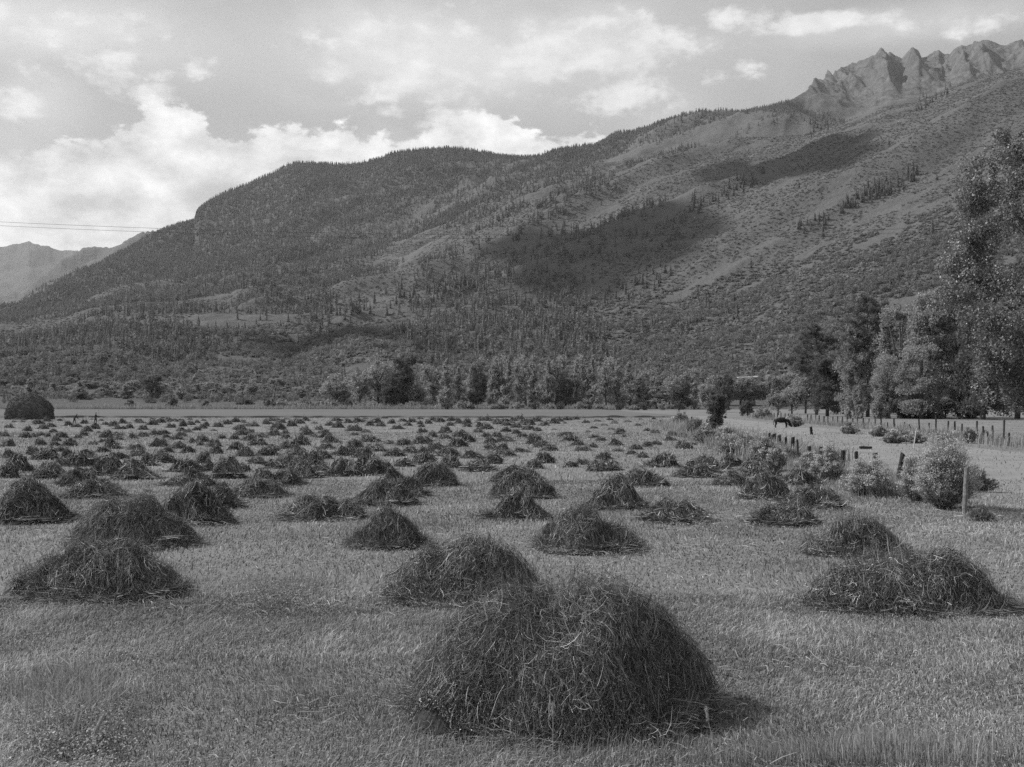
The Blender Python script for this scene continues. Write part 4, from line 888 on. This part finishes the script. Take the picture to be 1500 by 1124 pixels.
FP = [(1478, 13, 0), (1470, 30, .02), (1455, 22, -.05), (1448, 14, -.12), (1441, 19, -.05), (1431, 24, 0), (1409, 18, 0), (1399, 20, -.02), (1389, 19, 0), (1371, 24, 0), (1361, 14, 0), (1347, 17, -.05), (1333, 9, -.08), (1325, 12, 0), (1310, 15, -.03), (1300, 9, 0), (1291, 13, -.03), (1282, 12, 0), (1273, 12, 0), (1265, 12, -.03), (1256, 13, 0), (1249, 11, .02), (1241, 11, 0), (1234, 11, 0), (1227, 11, 0), (1220, 10, 0), (1213, 10, -.03), (1207, 10, 0), (1200, 10, 0), (1195, 10, 0), (1188, 10, 0), (1183, 10, 0), (1160, 9, 0), (1155, 9, 0), (1150, 9, 0), (1144, 9, 0), (1139, 9, 0), (1134, 8, 0), (1129, 8, 0), (1124, 8, 0), (1119, 8, 0), (1114, 8, 0), (1110, 8, 0)]
tops = []
for k, (px, hp, lean) in enumerate(FP):
    ux = (px - CX) / F; lo, hi = 30., 400.
    for _ in range(40):
        m = (lo + hi) / 2
        if far_fence(m) / m > ux: lo = m
        else: hi = m
    d = lo; x = far_fence(d); h = max(hp * 1.25 / F * d, .9); V, Fc = post_mesh(h, .055 + .0002 * d, 700 + k, (lean, 0))
    o = mesh_np('post', V, Fc, M_POST, ff, var=np.full(len(V), random.uniform(.0, .3))); o.location = (x - ff.location.x, d - 80, 0); tops.append(np.array([x, d, 1.15]))
tops.sort(key=lambda p: p[1])
for z in (1.0, .65):
    mb = MB()
    for a, b in zip(tops[:-1], tops[1:]):
        mb.add(*tube([np.array([a[0], a[1], z]), np.array([b[0], b[1], z])], .004, 4))
    V, Fc, A = mb.arrays(); mesh_np('wire', V - [ff.location.x, 80, 0], Fc, M_WIRE, ff, var=A)
# white rail between two far posts, leaning pale pole, log, thin stake, lone stump post
def box(mb, c, s, a=.5):
    c = np.array(c); s = np.array(s) / 2; V = np.array([[i, j, k] for i in (-1, 1) for j in (-1, 1) for k in (-1, 1)]) * s + c
    mb.add(V, [(0, 1, 3, 2), (4, 6, 7, 5), (0, 4, 5, 1), (2, 3, 7, 6), (0, 2, 6, 4), (1, 5, 7, 3)], a)
d = 92 * S; mb = MB(); xw = (1366 - CX) / F * d; zc = H - (629 - HY) / F * d
V, Fc = tube([(-.38, 0, 0), (0, 0, .01), (.38, 0, 0)], .07, 6); mb.add(V, Fc, 1); o = mb.build('white_rail', M_PALEWOOD, ff, loc=(xw - ff.location.x, d - .12 - 80, zc)); o['label'] = 'short white rail nailed across two posts'
x, y, _ = gp(1338, 656); V, Fc = tube([(0, 0, -.1), (.1, 0, .6), (.22, .02, 1.35)], [.045, .04, .03], 8); o = mesh_np('pole', V, Fc, M_PALEWOOD, var=np.full(len(V), .2)); o.location = (x, y, 0); tag(o, 'pale pole leaning right in the weeds before the far fence', 'pole')
x, y, _ = gp(1268, 658); r = np.random.default_rng(4); V, Fc = tube([(-.42, 0, .1), (-.15, .02, .11), (.15, 0, .1), (.42, .03, .1)], [.09, .1, .09, .08], 10); o = mesh_np('log', V, Fc, M_POST, var=np.full(len(V), .1)); o.location = (x, y, 0); tag(o, 'dark log lying flat across the pale lane', 'log')
x, y, _ = gp(1207, 662); V, Fc = tube([(0, 0, -.1), (0, 0, .9)], [.022, .018], 6); o = mesh_np('stake', V, Fc, M_PALEWOOD, var=np.full(len(V), .7)); o.location = (x, y, 0); tag(o, 'thin white stake standing alone in the lane', 'stake')
x, y, _ = gp(1189, 637); V, Fc = post_mesh(.78, .13, 810, (-.12, 0)); o = mesh_np('short_post', V, Fc, M_POST, var=np.full(len(V), 0.)); o.location = (x, y, 0); tag(o, 'short thick dark post leaning left, alone on the lane below the cow', 'post')

# ------------------------------------------------------------------ haystack at the left
def haystack():
    x, y, _ = gp(44, 614.5); m = y / F; rx = 34 * m; h = 36 * m + .1; ry = rx * .8; r = np.random.default_rng(61)
    na, nr = 90, 40; th = np.linspace(0, 2 * np.pi, na, endpoint=False); t = np.linspace(0, 1, nr)
    prof_r = 1.0 * (1 - t ** 3.2) ** .5 * (1 - .10 * t) + .03 * np.sin(t * 3.1); T, TH = np.meshgrid(t, th, indexing='ij')
    PR = np.repeat(prof_r[:, None], na, 1); n = fbm(np.cos(TH) * 3 + 5, T * 6 + np.sin(TH) * 3, 62, 4) - .5
    PR = PR * (1 + .2 * n); X = PR * np.cos(TH) * rx; Y = PR * np.sin(TH) * ry; Z = T * h * (1 + .03 * n) * (1 - .1 * (X > 0) * X / rx)
    I = np.arange(nr * na).reshape(nr, na); J = np.roll(I, -1, 1); q = np.stack([I[:-1], J[:-1], J[1:], I[1:]], -1).reshape(-1, 4)
    mb = MB(); V0 = np.stack([X, Y, Z], -1).reshape(-1, 3); mb.add(V0, q, .45)
    k = r.integers(0, len(V0), 26000); P = V0[k] + r.normal(size=(26000, 3)) * .07; V, Fc = tris_at(P, .07, r); V[:, 2] = np.maximum(V[:, 2], .0); mb.add(V, Fc, np.repeat(np.clip(r.normal(.5, .2, 26000), 0, 1), 3))
    o = mb.build('haystack', M_STACK, loc=(x, y, 0)); tag(o, 'huge loaf-shaped haystack at the left edge behind the field', 'haystack')
haystack()

# ------------------------------------------------------------------ figures (skin modifier bodies)
def skin_obj(name, verts, edges, radii, mat, parent=None, sub=1, root=0):
    me = bpy.data.meshes.new(name); me.from_pydata(verts, edges, []); me.materials.append(mat)
    o = bpy.data.objects.new(name, me); COL.objects.link(o)
    o.modifiers.new('skin', 'SKIN'); sv = me.skin_vertices[0].data
    for i, rr in enumerate(radii):
        rr = rr if isinstance(rr, tuple) else (rr, rr); sv[i].radius = rr; sv[i].use_root = (i == root)
    s = o.modifiers.new('sub', 'SUBSURF'); s.levels = sub; s.render_levels = sub
    if parent: o.parent = parent
    return o
def person(px, base, hm, bendf, label, seed, tool_dir):
    x, y, _ = gp(px, base); k = hm / 1.75; root_loc = (x, y, 0)
    b = bendf                                   # forward lean towards +x
    def P(px_, py_, pz_): # lean the upper body about the hips
        if pz_ > .95:
            dz = pz_ - .95; return (px_ + math.sin(b) * dz, py_, .95 + math.cos(b) * dz)
        return (px_, py_, pz_)
    v = [P(0, 0, .95), P(0, 0, 1.15), P(0, 0, 1.38), P(0, 0, 1.49), P(.01, 0, 1.6), P(.02, 0, 1.70),
         P(0, .19, 1.40), (.22 + .3 * b, .26, 1.14 - .2 * b), (.42 + .45 * b, .14, 1.02 - .35 * b), P(0, -.19, 1.40), (.26 + .3 * b, -.24, 1.2 - .2 * b), (.5 + .45 * b, -.1, 1.22 - .35 * b),
         (0, .1, .88), (.1, .13, .5), (.06, .15, .08), (.2, .17, .04), (0, -.1, .88), (-.1, -.13, .48), (-.2, -.14, .08), (-.07, -.15, .04),
         (.47 + .45 * b, .13, .99 - .35 * b), (.56 + .45 * b, -.09, 1.21 - .35 * b)]
    e = [(0, 1), (1, 2), (2, 3), (3, 4), (4, 5), (2, 6), (6, 7), (7, 8), (2, 9), (9, 10), (10, 11), (0, 12), (12, 13), (13, 14), (14, 15), (0, 16), (16, 17), (17, 18), (18, 19), (8, 20), (11, 21)]
    rd = [.19, .18, .2, .07, .1, .1, .09, .065, .05, .09, .065, .05, .13, .1, .07, .05, .13, .1, .07, .05, .04, .04]
    o = skin_obj('person', v, e, rd, M_CLOTH, None, 1); o.location = root_loc; o.scale = (k, k, k)
    hd = P(.02, 0, 1.74); hb = MB(); zz = np.linspace(0, 1, 5)
    hb.add(*tube([(hd[0], 0, hd[2]), (hd[0], 0, hd[2] + .02)], [.19, .18], 14), .5); hb.add(*tube([(hd[0], 0, hd[2] + .01), (hd[0], 0, hd[2] + .08), (hd[0], 0, hd[2] + .13)], [.11, .1, .07], 12), .5)
    hb.build('hat', M_CLOTH, o)
    tag(o, label, 'person', 'farm workers in the hay field')
    # pitchfork
    A = np.array([.56 + .45 * b, -.09, 1.21 - .35 * b]); B = np.array([.47 + .45 * b, .13, .99 - .35 * b]); dv = (B - A) / np.linalg.norm(B - A)
    tip = A + (np.array(tool_dir)) ; tl = np.array([A * 1.0 - (tip - A) * .35, A, tip]); fm = MB(); fm.add(*tube(tl, .016, 6), .6)
    dd = (tip - A) / np.linalg.norm(tip - A); side = np.array([0, 1., 0]); fm.add(*tube([tip - side * .09, tip + side * .09], .01, 5))
    for q in (-.09, 0, .09): fm.add(*tube([tip + side * q, tip + side * q + dd * .15, tip + side * q + dd * .3 + [0, 0, .03]], [.008, .007, .003], 5))
    f = fm.build('pitchfork', M_POST, loc=root_loc); f.scale = (k, k, k)
    tag(f, 'pitchfork held by the ' + ('stooping' if bendf > .3 else 'upright') + ' worker', 'pitchfork')
person(109, 621, 1.45, .55, 'person in dark clothes and hat stooping over hay with a fork', 1, (.75, .02, -.75))
person(140, 620.5, 1.55, .08, 'person in dark clothes and hat standing upright among the piles', 2, (-.05, .05, .9))

def cow():
    x, y, _ = gp(1145, 627.5); k = 1.0
    v = [(-.75, 0, 1.02), (-.35, 0, 1.0), (.1, 0, .98), (.5, 0, 1.02), (.78, 0, .9), (.98, 0, .58), (1.08, 0, .34), (1.2, 0, .14),   # rump..muzzle (grazing)
         (-.72, .17, .82), (-.66, .18, .55), (-.78, .18, .34), (-.74, .18, .04), (-.72, -.17, .82), (-.60, -.18, .55), (-.72, -.18, .34), (-.66, -.18, .04),
         (.5, .16, .72), (.52, .17, .4), (.5, .17, .04), (.5, -.16, .72), (.60, -.17, .4), (.62, -.17, .04), (-.9, 0, 1.0), (-.97, 0, .7), (-.96, 0, .38)]
    e = [(0, 1), (1, 2), (2, 3), (3, 4), (4, 5), (5, 6), (6, 7), (0, 8), (8, 9), (9, 10), (10, 11), (0, 12), (12, 13), (13, 14), (14, 15), (3, 16), (16, 17), (17, 18), (3, 19), (19, 20), (20, 21), (0, 22), (22, 23), (23, 24)]
    rd = [(.25, .27), (.29, .31), (.31, .34), (.27, .3), (.17, .2), (.12, .15), (.12, .13), (.08, .08), .15, .1, .06, .055, .15, .1, .06, .055, .12, .07, .05, .12, .07, .05, .05, .03, .04]
    o = skin_obj('cow', v, e, rd, M_COAT, None, 2, 2); o.location = (x, y, 0); o.rotation_euler = (0, 0, -.2)
    eb = MB()
    for s in (-1, 1): eb.add(*tube([(1.03, s * .1, .45), (.98, s * .2, .46), (.97, s * .27, .42)], [.03, .05, .015], 6), .3)
    eb.build('ear', M_COAT, o)
    tag(o, 'black cow grazing head down on the lane pasture', 'cow')
cow()

# ------------------------------------------------------------------ shed roof on the slope, telephone line
p = locate(1094, 562) or gp(1094, 596)
d = 640.; x = (1094 - CX) / F * d; zr = H + (HY - 552) / F * d; z0 = float(height(np.array([x / d]), np.array([d]))[0])
sh = empty('shed', (x, d, z0)); wb = MB(); box(wb, (0, 0, (zr - z0 - .9) / 2), (11.6, 3.8, zr - z0 - .9)); wb.build('wall', M_WALLB, sh)
rb = MB(); zt = zr - z0
rb.add([(-6.3, -2.2, zt - .9), (6.3, -2.2, zt - .2), (6.3, 0, zt + .55), (-6.3, 0, zt - .15), (-6.3, 2.2, zt - .9), (6.3, 2.2, zt - .2), (-6.3, -2.2, zt - 1.05), (6.3, -2.2, zt - .35), (-6.3, 2.2, zt - 1.05), (6.3, 2.2, zt - .35)],
       [(0, 1, 2, 3), (3, 2, 5, 4), (6, 7, 1, 0), (4, 5, 9, 8), (6, 8, 9, 7)], .6); rb.build('roof', M_ROOF, sh); tag(sh, 'low shed with a pale roof showing between trees right of centre', 'shed')

def wires():
    x0, x1, d = -27 * S, 29 * S, 44 * S
    for s, px in ((0, x0), (1, x1)):
        root = empty('utility_pole', (px, d, 0)); mb = MB(); mb.add(*tube([(0, 0, -.5), (0, 0, 12.2)], [.16, .1], 10)); mb.build('shaft', M_BARK, root)
        mb = MB(); box(mb, (0, 0, 11.6), (.1, 1.5, .1)); mb.build('crossarm', M_BARK, root); tag(root, 'wooden utility pole with a crossarm at the %s end of the wires' % ('left' if s == 0 else 'right'), 'utility pole', 'poles carrying the wires')
    for k, (dy, dz) in enumerate(((-.6, 0), (.6, .38))):
        t = np.linspace(0, 1, 60); X = x0 + (x1 - x0) * t; Y = np.full(60, d + dy); sag = .95 * 4 * t * (1 - t)
        Z = np.full(60, 11.7) - sag + dz * 0
        V, Fc = tube(np.stack([X, Y, Z], -1), .0065, 5); o = mesh_np('wire_line', V, Fc, M_WIRE, var=np.full(len(V), .2))
        tag(o, ('upper' if k == 0 else 'lower') + ' of two thin overhead wires crossing the left sky', 'wire', 'overhead wires')
wires()

# seed-headed grass stalks close to the camera
def stalk(px, top, base, label, seed, lean=0.0, head=.09, wd=1.0):
    r = np.random.default_rng(seed); x, y, _ = gp(px, base); h = H + (HY - top) / F * y; h = max(h, .2); mb = MB()
    tp = np.array([lean * h, 0, h]); hb = tp * (1 - head / h) ; mb.add(*tube([(0, 0, 0), (lean * h * .3, 0, h * .5), hb], .0022 * wd, 5), .9)
    hm = MB(); hm.add(*tube([hb, hb + (tp - hb) * .3, hb + (tp - hb) * .8, tp], [.004 * wd, .009 * wd, .008 * wd, .002], 8), .9)
    n = 500; t = r.uniform(0, 1, n)[:, None]; P = hb + (tp - hb) * t + r.normal(size=(n, 3)) * .006 * wd; V, Fc = tris_at(P, .004, r); hm.add(V, Fc, np.repeat(r.uniform(.2, .9, n), 3))
    root = empty('grass_stalk', (x, y, 0)); mb.build('stem', M_TALL, root); hm.build('seed_head', M_TALL, root); tag(root, label, 'grass stalk', 'seed-headed grass stalks in front')
stalk(810, 1030, 1120, 'upright seed-headed stalk before the nearest hay pile', 1, 0, .11, 1.2)
stalk(1047, 1036, 1120, 'seed-headed stalk at the right foot of the nearest hay pile', 2, -.15, .12, 1.2)
stalk(84, 995, 1112, 'tallest seed-headed stalk in the bottom left corner', 3, .02, .2, 1.5)
stalk(66, 1012, 1110, 'seed-headed stalk left of the tallest one in the corner', 4, -.03, .16, 1.1)
stalk(108, 1045, 1135, 'seed-headed stalk leaning right beside the corner cluster', 5, .5, .16, 1.5)
stalk(92, 1040, 1135, 'pale bent seed-headed stalk in front of the corner cluster', 6, .25, .15, 1.3)

# ------------------------------------------------------------------ clouds that shade the slopes (above the frame)
M_CLOUD = mat_var('cloud', .8, .9, 1.0)
SUN_EL, SUN_AZ = R(42), R(-76)           # azimuth from +Y, towards -X on the left
sdir = np.array([math.sin(SUN_AZ) * math.cos(SUN_EL), math.cos(SUN_AZ) * math.cos(SUN_EL), math.sin(SUN_EL)])
def cloud(px, py, half_w, half_d, label, seed, alt=3300):
    p = locate(px, py)
    if p is None: return
    p = np.array(p); c = p + sdir * (alt - p[2]) / sdir[2]; r = np.random.default_rng(seed); mb = MB()
    for k in range(16):
        q = r.normal(size=2) * .45; s = r.uniform(.3, .6)
        th = np.linspace(0, np.pi, 9); phi = np.linspace(0, 2 * np.pi, 14, endpoint=False); T, Ph = np.meshgrid(th, phi, indexing='ij')
        n = 1 + .3 * (fbm(T * 2 + k, Ph * 1.5, seed + k, 3) - .5)
        X = q[0] * half_w + n * s * half_w * np.sin(T) * np.cos(Ph); Y = q[1] * half_d + n * s * half_d * np.sin(T) * np.sin(Ph); Z = n * s * 130 * np.cos(T)
        I = np.arange(9 * 14).reshape(9, 14); J = np.roll(I, -1, 1); mb.add(np.stack([X, Y, Z], -1).reshape(-1, 3), np.stack([I[:-1], I[1:], J[1:], J[:-1]], -1).reshape(-1, 4))
    o = mb.build('cloud', M_CLOUD, smooth=True, loc=tuple(c)); tag(o, label, 'cloud', 'clouds overhead casting shade on the slopes')

cloud(885, 338, 210, 200, 'long flat cloud shading the wide hollow of the near slope', 31)
cloud(1165, 240, 130, 200, 'small cloud shading the shoulder below the rocky peaks', 32)
cloud(480, 505, 90, 70, 'smallest low cloud shading the foothill left of centre', 33)
# ------------------------------------------------------------------ haze, world, sun, camera
def haze():
    mb = MB(); box(mb, (0, 0, 1499), (31600, 31600, 3000))
    m, nt, N, L = newmat('haze_air'); out = N.new('ShaderNodeOutputMaterial'); v = N.new('ShaderNodeVolumePrincipled')
    v.inputs['Color'].default_value = grey(.92); v.inputs['Density'].default_value = 2.9e-5; v.inputs['Anisotropy'].default_value = .2; v.inputs['Density Attribute'].default_value = ''
    L.new(v.outputs[0], out.inputs['Volume']); o = mb.build('haze', m); tag(o, 'thin even haze filling the valley air', 'haze', kind='stuff')
haze()

w = bpy.data.worlds.new('World'); SC.world = w; w.use_nodes = True; nt = w.node_tree; N = nt.nodes; L = nt.links; N.clear()
out = N.new('ShaderNodeOutputWorld'); bg = N.new('ShaderNodeBackground'); L.new(bg.outputs[0], out.inputs['Surface'])
WS = .1; bg.inputs['Strength'].default_value = WS
sky = N.new('ShaderNodeTexSky'); sky.sky_type = 'NISHITA'; sky.sun_disc = False; sky.sun_elevation = SUN_EL; sky.sun_rotation = SUN_AZ; sky.air_density = 1.0; sky.dust_density = 1.0
bw = N.new('ShaderNodeRGBToBW'); L.new(sky.outputs[0], bw.inputs[0])
def M_(op, a, b=None, c=None, clamp=False):
    n = N.new('ShaderNodeMath'); n.operation = op; n.use_clamp = clamp
    for i, s in enumerate((a, b, c)):
        if s is None: continue
        if isinstance(s, (int, float)): n.inputs[i].default_value = s
        else: L.new(s, n.inputs[i])
    return n.outputs[0]
tc = N.new('ShaderNodeTexCoord'); sp = N.new('ShaderNodeSeparateXYZ'); L.new(tc.outputs['Generated'], sp.inputs[0])
X, Y, Z = sp.outputs
az = M_('ARCTAN2', X, Y); hyp = M_('SQRT', M_('ADD', M_('MULTIPLY', X, X), M_('MULTIPLY', Y, Y))); el = M_('ARCTAN2', Z, hyp)
cmb = N.new('ShaderNodeCombineXYZ'); L.new(az, cmb.inputs[0]); L.new(M_('MULTIPLY', el, 1.7), cmb.inputs[1])
def NZ(scale, detail, rough, off=0.0, dist=0.0):
    n = N.new('ShaderNodeTexNoise'); n.noise_dimensions = '3D'; n.inputs['Scale'].default_value = scale; n.inputs['Detail'].default_value = detail; n.inputs['Roughness'].default_value = rough; n.inputs['Distortion'].default_value = dist
    a = N.new('ShaderNodeVectorMath'); a.operation = 'ADD'; a.inputs[1].default_value = (off, off * .7, off * 1.3); L.new(cmb.outputs[0], a.inputs[0]); L.new(a.outputs[0], n.inputs['Vector']); return n.outputs['Fac']
def AE(px, py):
    u = (px - CX) / F; a = math.atan(u); return a, math.atan((HY - py) / F * math.cos(a))
def MR(v, a, b, c=0., d=1., smooth=True):
    n = N.new('ShaderNodeMapRange'); n.interpolation_type = 'SMOOTHSTEP' if smooth else 'LINEAR'
    for i, s in zip(('From Min', 'From Max', 'To Min', 'To Max'), (a, b, c, d)): n.inputs[i].default_value = s
    L.new(v, n.inputs['Value']); return n.outputs[0]
n_big = NZ(9, 9, .58, 1.0); n_bil = NZ(26, 8, .6, 4.0); n_soft = NZ(5, 6, .55, 8.0, .4)
# low cumulus bank: its upper edge as a curve over azimuth
edge = [(-400, 200), (29, 218), (75, 212), (110, 205), (150, 202), (165, 188), (195, 172), (214, 150), (240, 144), (266, 151), (294, 168), (312, 190), (345, 196), (380, 188), (425, 183), (470, 190), (510, 188), (540, 200), (585, 205), (625, 200), (640, 172), (690, 164), (735, 170), (758, 180), (765, 192), (830, 194), (870, 196), (905, 202), (940, 228), (1400, 260)]
fc = N.new('ShaderNodeFloatCurve'); cv = fc.mapping.curves[0]
A0, A1 = AE(-400, 0)[0], AE(1400, 0)[0]
pts = [((AE(px, 0)[0] - A0) / (A1 - A0), AE(px, py)[1]) for px, py in edge]
while len(cv.points) < len(pts): cv.points.new(.5, .5)
for pnt, (a, b) in zip(cv.points, pts): pnt.location = (a, b * 2.5); pnt.handle_type = 'AUTO'
fc.mapping.use_clip = False; fc.mapping.update()
L.new(MR(az, A0, A1, 0, 1, False), fc.inputs['Value']); fc.inputs['Factor'].default_value = 1
etop = M_('DIVIDE', fc.outputs[0], 2.5)
n_cau = NZ(60, 6, .6, 2.0)
nn = M_('ADD', M_('MULTIPLY', M_('SUBTRACT', n_bil, .5), .055), M_('MULTIPLY', M_('SUBTRACT', n_cau, .5), .03))
bank = MR(M_('SUBTRACT', M_('ADD', etop, nn), el), -.003, .006)
fwd = MR(Y, 0, .2)
# elliptical soft puffs: px, py, half-width px, half-height px, weight
PUFF = [(170, 108, 75, 34, .8), (215, 135, 40, 20, .9), (60, 110, 45, 35, .55), (38, 150, 55, 34, .7), (295, 100, 42, 22, .75), (490, 100, 48, 26, .95), (80, 40, 190, 28, .55), (300, 45, 200, 26, .35), (560, 60, 120, 45, .8), (630, 125, 130, 34, .85), (585, 105, 40, 30, .9),
        (760, 70, 170, 60, .55), (950, 70, 95, 60, .8), (910, 140, 75, 30, .85), (960, 120, 60, 35, .75), (1095, 92, 38, 24, .6), (1045, 112, 50, 18, .6), (1040, 30, 110, 20, .7), (1180, 35, 90, 14, .55), (1360, 38, 70, 14, .65), (1430, 40, 70, 18, .7), (80, 188, 32, 10, .5), (400, 162, 18, 7, .4), (960, 192, 18, 9, 1.0), (590, 165, 45, 14, .8), (660, 175, 70, 22, .8), (1300, 25, 90, 12, .4)]
def puffs(lst):
  tot = None
  for (px, py, hw, hh, wt) in lst:
      a, e = AE(px, py); v = N.new('ShaderNodeVectorMath'); v.operation = 'SUBTRACT'; v.inputs[1].default_value = (a, e * 1.7, 0); L.new(cmb.outputs[0], v.inputs[0])
      m = N.new('ShaderNodeVectorMath'); m.operation = 'MULTIPLY'; m.inputs[1].default_value = (F / hw, F / hh / 1.7, 0); L.new(v.outputs[0], m.inputs[0])
      ln = N.new('ShaderNodeVectorMath'); ln.operation = 'LENGTH'; L.new(m.outputs[0], ln.inputs[0]); t = MR(ln.outputs['Value'], 1.6, .1, 0, wt)
      tot = t if tot is None else M_('MAXIMUM', tot, t)
  return tot
tot = puffs(PUFF)
veil = puffs([(170, 55, 330, 55, .85), (560, 75, 300, 70, .95), (820, 75, 280, 80, .9), (960, 100, 120, 90, .6), (1330, 35, 240, 24, .5), (60, 130, 60, 60, .6)])
dark = puffs([(340, 292, 75, 32, .85), (297, 212, 34, 14, .35), (60, 240, 50, 12, .4), (130, 300, 70, 14, .6), (450, 222, 60, 10, .35), (90, 330, 40, 10, .4)])
pn = M_('ADD', M_('MULTIPLY', M_('SUBTRACT', n_big, .5), 2.4), M_('ADD', M_('MULTIPLY', M_('SUBTRACT', n_bil, .5), 1.6), M_('MULTIPLY', M_('SUBTRACT', n_cau, .5), .7)))
puff = M_('MULTIPLY', MR(M_('ADD', tot, pn), .28, .85), MR(tot, .0, .25))
puff = M_('MULTIPLY', puff, fwd)
# general broken cloud elsewhere in the sky (other directions, overhead)
gen = M_('MULTIPLY', MR(n_soft, .5, .68), M_('SUBTRACT', 1.0, M_('MULTIPLY', fwd, .8)))
bankm = M_('MULTIPLY', M_('MULTIPLY', bank, fwd), M_('SUBTRACT', 1.0, MR(M_('ADD', dark, M_('MULTIPLY', M_('SUBTRACT', n_big, .5), 1.6)), .1, .9, 0, .85)))
cl_b = M_('ADD', 7.9, M_('ADD', M_('MULTIPLY', M_('SUBTRACT', n_big, .5), 11.0), M_('MULTIPLY', M_('SUBTRACT', n_bil, .5), 10)))
cl_p = M_('ADD', 7.4, M_('MULTIPLY', M_('SUBTRACT', n_bil, .5), 6))
skyv = M_('MULTIPLY', bw.outputs[0], 1.0)
SKYN = M_('ADD', 4.35, M_('MULTIPLY', M_('SUBTRACT', n_soft, .5), 1.0))
def MIXF(f, a, b):
    n = N.new('ShaderNodeMix'); L.new(f, n.inputs[0])
    for i, s in ((2, a), (3, b)):
        if isinstance(s, (int, float)): n.inputs[i].default_value = s
        else: L.new(s, n.inputs[i])
    return n.outputs[0]
SKYG = MIXF(M_('MULTIPLY', fwd, 0.0), skyv, SKYN)
skyl = M_('ADD', M_('MULTIPLY', skyv, .25), M_('MULTIPLY', SKYN, .76))
veilm = M_('MULTIPLY', M_('MULTIPLY', veil, MR(M_('ADD', M_('MULTIPLY', n_soft, .6), M_('MULTIPLY', n_big, .4)), .36, .56, .5, 1)), fwd)
c = MIXF(veilm, skyl, 7.6); c = MIXF(puff, c, cl_p); c = MIXF(gen, c, 7.5); c = MIXF(bankm, c, cl_b)
L.new(M_('MAXIMUM', c, 0.05), bg.inputs['Color'])

sd = bpy.data.lights.new('sun', 'SUN'); sd.energy = 4.8; sd.angle = R(.55); so = bpy.data.objects.new('sun', sd); COL.objects.link(so)
so.rotation_euler = Vector(tuple(sdir)).to_track_quat('Z', 'Y').to_euler(); so.location = (0, 0, 60)
cam = bpy.data.cameras.new('camera'); cam.sensor_width = 36; cam.lens = 36 * F / 1500; cam.shift_y = (HY - 562) / 1500; cam.clip_start = .1; cam.clip_end = 40000
co = bpy.data.objects.new('camera', cam); COL.objects.link(co); co.location = (0, 0, H); co.rotation_euler = (R(90), 0, 0); SC.camera = co
vs = SC.view_settings; vs.view_transform = 'Standard'; vs.look = 'None'; vs.exposure = 0.15; vs.gamma = 1; vs.use_curve_mapping = False
SC.render.engine = 'CYCLES'; cy = SC.cycles; cy.use_denoising = False; cy.max_bounces = 5; cy.diffuse_bounces = 3; cy.transmission_bounces = 3; cy.volume_bounces = 0; cy.transparent_max_bounces = 6
